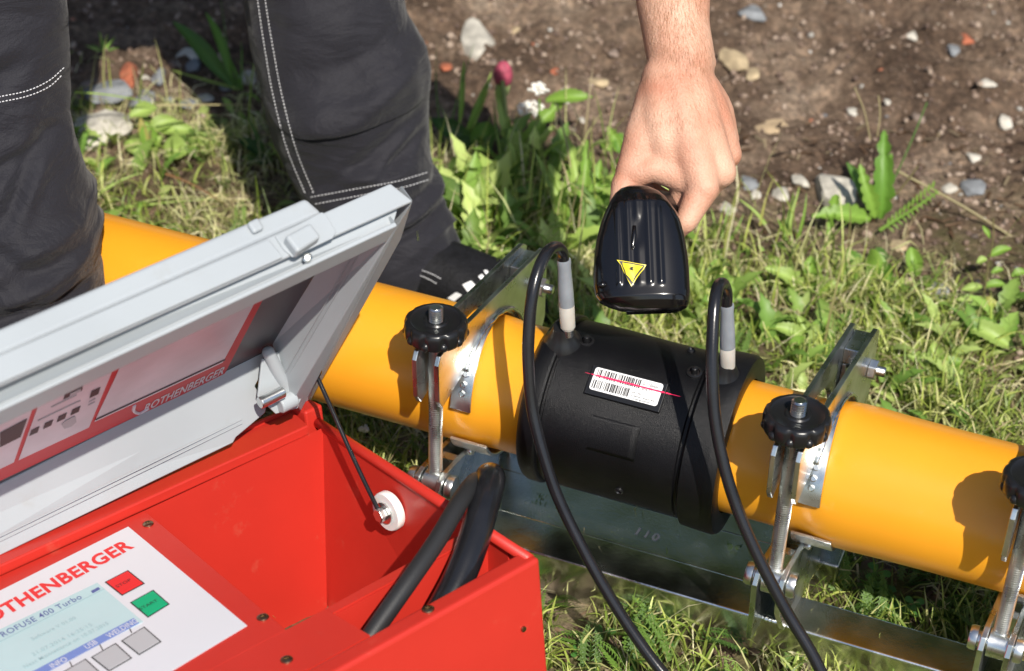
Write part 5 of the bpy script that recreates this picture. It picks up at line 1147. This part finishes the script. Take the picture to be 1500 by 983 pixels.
plant('broad toothed weed in the grass above the right coupler lead', 1180, 420, [(1180, 425, 1120, 395, 30, 'lobed', g3, -.02), (1180, 425, 1150, 455, 26, 'tooth', g2, -.02), (1185, 422, 1235, 420, 28, 'lobed', g3, -.02), (1183, 420, 1190, 375, 24, 'tooth', g2, 0), (1180, 425, 1205, 460, 28, 'plain', g2, -.02)], (), 'weed_plant', 'weed')
plant('flat weed rosette in the grass left of the right clamp tip', 1180, 500, [(1185, 500, 1130, 480, 26, 'tooth', g3, -.01), (1185, 500, 1150, 530, 24, 'tooth', g2, -.02), (1188, 500, 1215, 465, 26, 'plain', g2, 0), (1185, 498, 1170, 462, 22, 'tooth', g3, 0), (1188, 502, 1228, 500, 24, 'tooth', g1, -.01)], (), 'weed_plant', 'weed')
plant('leafy weed in the grass right of the right clamp tip', 1370, 545, [(1370, 545, 1330, 520, 30, 'lobed', g3, -.01), (1370, 545, 1410, 530, 28, 'tooth', g2, -.01), (1372, 545, 1370, 500, 26, 'plain', g3, 0), (1370, 548, 1400, 572, 26, 'tooth', g1, -.02), (1368, 548, 1340, 570, 24, 'plain', g2, -.02)], (), 'weed_plant', 'weed')
plant('pale leaved weed between scanner and the right lead', 1035, 420, [(1035, 425, 1090, 415, 26, 'tooth', g3, -.01), (1035, 425, 1060, 455, 22, 'plain', g2, -.02), (1038, 424, 1050, 380, 22, 'lobed', g2, 0), (1036, 426, 1085, 445, 22, 'tooth', g3, -.02)], (), 'weed_plant', 'weed')
plant('tuft of thin grass blades right of the fist', 1060, 350, [(1060, 350, 1066, 300, 5, 'grass', g2, 0), (1050, 350, 1040, 305, 5, 'grass', g3, 0), (1070, 352, 1090, 312, 5, 'grass', g2, 0), (1045, 360, 1060, 318, 4, 'grass', DRY, 0)], (), 'grass_tuft', 'grass tuft', 'grass tufts along the edge of the soil')
def bloom(th, dep, cx, cy, r, n=26, col=(.80, .78, .72)):
    rg = random.Random(cx); V = []; F = []
    for i in range(n):
        a = rg.uniform(0, 6.28); q = r*math.sqrt(rg.random()); v, f = sphere(P(cx+q*math.cos(a), cy+q*.55*math.sin(a), dep+rg.uniform(-.004, .004)), rg.uniform(.0013, .0022), 7, 5); n0 = len(V); V += v; F += [tuple(k+n0 for k in x) for x in f]
    part('blossom', V, F, mat('white_petals_%d' % cx, col, .6), th, smooth=True)
plant('white flowering yarrow plant standing left of the hand', 752, 245, [(760, 240, 830, 135, 26, 'lobed', g2, 0), (800, 150, 868, 140, 24, 'tooth', g2, -.01), (762, 232, 812, 185, 22, 'lobed', g3, -.01), (750, 240, 748, 170, 10, 'grass', g3, 0), (757, 240, 790, 210, 16, 'lobed', g2, 0), (790, 215, 782, 240, 16, 'plain', g3, -.02)], [(753, 240, 788, 175, 2.2, (.30, .34, .12)), (785, 180, 790, 145, 1.4, g2), (780, 190, 775, 170, 1.4, g2)], 'yarrow_plant', 'yarrow', extra=lambda th, dep: (bloom(th, dep, 789, 130, 15, 50), bloom(th, dep, 778, 160, 21, 80)))
def pinkbud(th, dep):
    m = mat('pink_petals', (.36, .06, .10), .7, var=.3, vscale=200); c = P(737, 108, dep)
    v, f = lathe(c+np.array((0, 0, -.012)), (0.0, 0, 1), [(-.004, .006), (.002, .0100), (.010, .0115), (.018, .0100), (.025, .006), (.027, .003), (.027, 0)], 18); part('blossom', v, f, m, th, smooth=True)
    part('blossom_base', *lathe(c+np.array((0, 0, -.032)), (0, 0, 1), [(0, .0025), (.008, .0075), (.018, .0085), (.022, .007)], 16), LEAFP, th, smooth=True)
LEAFP = mat('pale_bud_green', (.30, .36, .14), .6, var=.3, vscale=150)
plant('pink topped thistle bud on a leafy stalk between trousers and scanner', 742, 245, [(740, 235, 728, 130, 16, 'lobed', g3, 0), (745, 235, 742, 150, 14, 'lobed', g2, 0), (738, 160, 732, 118, 10, 'plain', g3, 0), (740, 240, 722, 145, 8, 'grass', g4, 0)], [(743, 245, 736, 118, 3.0, (.30, .36, .12))], 'thistle_plant', 'thistle', extra=pinkbud)
plant('serrated frond leaning beside the pink bud', 660, 225, [(680, 200, 712, 122, 10, 'tooth', g2, 0), (668, 190, 684, 90, 9, 'tooth', g2, 0), (665, 200, 645, 150, 4, 'grass', g4, 0), (650, 210, 640, 62, 3, 'grass', g4, 0), (662, 215, 690, 60, 3, 'grass', g4, 0), (690, 205, 716, 105, 10, 'tooth', g3, .01)], (), 'weed_plant', 'weed')
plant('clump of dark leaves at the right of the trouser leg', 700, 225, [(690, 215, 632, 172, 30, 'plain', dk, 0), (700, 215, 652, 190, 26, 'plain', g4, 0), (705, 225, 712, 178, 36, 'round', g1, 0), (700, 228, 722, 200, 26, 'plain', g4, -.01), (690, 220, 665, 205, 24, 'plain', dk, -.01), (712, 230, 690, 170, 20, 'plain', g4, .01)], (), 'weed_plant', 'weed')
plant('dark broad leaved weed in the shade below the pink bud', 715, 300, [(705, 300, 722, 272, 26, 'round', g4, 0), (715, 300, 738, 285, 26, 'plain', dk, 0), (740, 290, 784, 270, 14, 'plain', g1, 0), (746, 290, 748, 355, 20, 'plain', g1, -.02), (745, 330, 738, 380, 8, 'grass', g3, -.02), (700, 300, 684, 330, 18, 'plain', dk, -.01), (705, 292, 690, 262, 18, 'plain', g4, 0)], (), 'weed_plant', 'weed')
plant('large dandelion plant with long toothed leaves just left of the hand', 845, 335, [(840, 335, 806, 240, 30, 'lobed', g3, 0), (845, 335, 828, 250, 26, 'lobed', g2, 0), (852, 335, 855, 205, 24, 'lobed', g2, 0), (850, 330, 828, 200, 24, 'lobed', g3, .01), (858, 335, 882, 235, 26, 'lobed', g2, -.01), (862, 330, 888, 270, 24, 'lobed', g1, 0), (845, 340, 788, 225, 16, 'lobed', g3, 0), (850, 345, 812, 290, 10, 'grass', g1, 0), (842, 350, 856, 380, 24, 'tooth', g3, -.02), (858, 345, 868, 300, 12, 'grass', g2, 0)], [(842, 292, 816, 152, 1.4, DRY), (846, 300, 870, 170, 1.2, ST)], 'dandelion_plant', 'dandelion')
plant('toothed green leaf peeking out left of the wrist', 900, 225, [(905, 230, 892, 185, 22, 'lobed', g2, 0), (905, 232, 912, 195, 20, 'lobed', g1, 0), (895, 235, 880, 210, 14, 'lobed', g2, 0)], (), 'weed_plant', 'weed')
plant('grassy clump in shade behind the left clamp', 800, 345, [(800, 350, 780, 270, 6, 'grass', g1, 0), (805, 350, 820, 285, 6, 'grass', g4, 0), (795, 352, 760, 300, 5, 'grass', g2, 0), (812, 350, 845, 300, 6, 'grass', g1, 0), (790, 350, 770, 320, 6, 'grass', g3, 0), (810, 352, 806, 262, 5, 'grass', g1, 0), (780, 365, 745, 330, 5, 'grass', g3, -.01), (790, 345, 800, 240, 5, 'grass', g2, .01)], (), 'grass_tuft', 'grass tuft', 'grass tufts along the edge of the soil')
plant('light green round leaved weed between the two trouser legs', 225, 225, [(240, 222, 278, 222, 40, 'round', g3, -.01), (275, 225, 322, 225, 38, 'round', g3, 0), (218, 225, 215, 178, 26, 'plain', g2, 0), (215, 230, 238, 200, 22, 'tooth', g3, 0), (205, 240, 190, 205, 26, 'round', g3, 0), (220, 195, 258, 175, 28, 'tooth', g3, .01), (235, 195, 285, 190, 26, 'tooth', g3, .01), (210, 245, 210, 275, 24, 'tooth', g3, -.02), (190, 170, 230, 158, 26, 'tooth', g3, .02), (214, 232, 208, 172, 14, 'plain', (.38, .34, .10), 0)], [(215, 232, 220, 190, 1.5, ST)], 'weed_plant', 'weed')
plant('tall weed with long upright leaf left of the right trouser leg', 350, 125, [(345, 125, 250, 35, 24, 'plain', g4, 0), (345, 122, 298, 20, 14, 'plain', g1, 0), (350, 128, 285, 72, 8, 'grass', g1, 0), (345, 125, 300, 90, 9, 'grass', g2, 0), (352, 130, 330, 60, 6, 'grass', g1, 0), (350, 132, 250, 102, 6, 'grass', g3, 0), (352, 130, 318, -5, 3, 'grass', g4, 0), (356, 132, 350, 60, 4, 'grass', g1, 0)], (), 'weed_plant', 'weed')
plant('small star shaped grass tuft in the shaded soil between the legs', 152, 85, [(152, 86, 146, 45, 6, 'grass', g2, 0), (153, 86, 170, 55, 6, 'grass', g2, 0), (150, 86, 126, 74, 6, 'grass', g3, 0), (153, 86, 158, 50, 5, 'grass', g1, 0), (152, 86, 132, 66, 5, 'grass', g1, 0), (154, 86, 174, 72, 4, 'grass', g1, 0)], (), 'grass_tuft', 'grass tuft', 'grass tufts along the edge of the soil')
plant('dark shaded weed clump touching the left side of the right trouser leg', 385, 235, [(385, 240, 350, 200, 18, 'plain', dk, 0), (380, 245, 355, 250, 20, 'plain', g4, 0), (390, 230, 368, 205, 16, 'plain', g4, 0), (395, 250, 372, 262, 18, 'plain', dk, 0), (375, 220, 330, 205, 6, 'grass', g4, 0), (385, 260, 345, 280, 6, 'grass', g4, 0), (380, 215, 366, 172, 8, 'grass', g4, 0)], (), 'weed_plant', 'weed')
plant('long pale grass stalks lying above the far end of the left pipe', 240, 300, [(165, 300, 330, 298, 5, 'grass', g3, 0), (130, 300, 210, 255, 7, 'grass', g3, 0), (180, 312, 300, 290, 5, 'grass', (.4, .44, .18), 0), (240, 258, 340, 305, 4, 'grass', (.24, .13, .06), 0), (110, 140, 230, 148, 4, 'grass', g3, .1), (230, 155, 380, 152, 4, 'grass', DRY, .1)], (), 'grass_stalks', 'grass stalks')
plant('white blossomed yarrow stalk growing under the left pipe near the box corner', 590, 680, [(600, 690, 570, 655, 8, 'tooth', g2, 0)], [(610, 700, 545, 640, 1.6, g2), (600, 690, 604, 636, 1.5, g2)], 'yarrow_plant', 'yarrow', extra=lambda th, dep: (bloom(th, dep, 534, 628, 7, 18), [plant_part('leaf', *leaf_blade(P(550+6*k, 645+5*k, dep), P(550+6*k+(14 if s > 0 else -2), 645+5*k+(4 if s > 0 else 16), dep-.004), 5*dep/FPX, (0, 0, 1), 'lobed', .05, 8, seed=k), g2, th) for k in range(9) for s in (-1, 1)]))
plant('sprig with two rounded bright leaves at the right clamp foot', 1210, 870, [(1208, 832, 1205, 806, 16, 'round', g2, 0), (1210, 835, 1234, 845, 20, 'round', g3, 0)], [(1203, 893, 1208, 830, 1.3, g3)], 'sprout', 'sprout')

# ---------------------------------------------------------------- trees added out of view so the bright metal mirrors green, not sky
def tree(x, y, h, seed, label):
    th = thing('added_tree', label, 'tree', (x, y, 0)); r = np.random.default_rng(seed)
    v, f = tube(catmull([(x, y, -.05), (x+.05, y, h*.25), (x-.06, y+.05, h*.55), (x, y, h*.85)], 5), [.16, .15, .14, .13, .12, .11, .10, .09, .08, .07, .06, .05, .04, .03, .03, .02], 12); part('trunk', v, f, SM['brown'], th, smooth=True)
    n = 5200; d = r.normal(size=(n, 3)); d /= np.linalg.norm(d, axis=1)[:, None]; cl = r.normal(size=(16, 3))*np.array((h*.19, h*.16, h*.25))+np.array((x, y, h*.56)); c = cl[r.integers(0, 16, n)]+d*(h*.15)*r.uniform(.3, 1, n)[:, None]**.5; c[:, 2] = np.maximum(c[:, 2], .3)
    a = r.normal(size=(n, 3)); a /= np.linalg.norm(a, axis=1)[:, None]; b = np.cross(a, d); s = h*.032; V = np.stack([c-a*s, c+b*s*.6, c+a*s, c-b*s*.6], 1).reshape(-1, 3)-np.array((x, y, 0)); F = np.arange(4*n).reshape(n, 4)
    cc = np.repeat(np.array([(.075, .12, .035), (.10, .155, .04), (.055, .09, .028)])[r.integers(0, 3, n)], 4, 0); pydata_stuff('crown', V, F, cc, LEAF, kind=None, parent=th)
for k, (x, y, h) in enumerate(((-6.5, 8.5, 7.5), (-2.6, 7.6, 8.2), (1.2, 8.2, 7.6), (4.6, 7.8, 8.4), (8.2, 8.8, 7.8), (-10.0, 5.5, 7.5), (11.0, 5.0, 8))):
    tree(x, y, h, 40+k, ['added unseen tree, leftmost but one, beyond the bare soil', 'tall added unseen tree straight behind the crouching person', 'added unseen tree behind the large pointed white stone', 'added unseen tree beyond the bare soil behind the dandelion', 'broad added unseen tree at the right beyond the soil', 'leftmost added unseen tree beside the plot', 'rightmost added unseen tree beside the plot'][k])
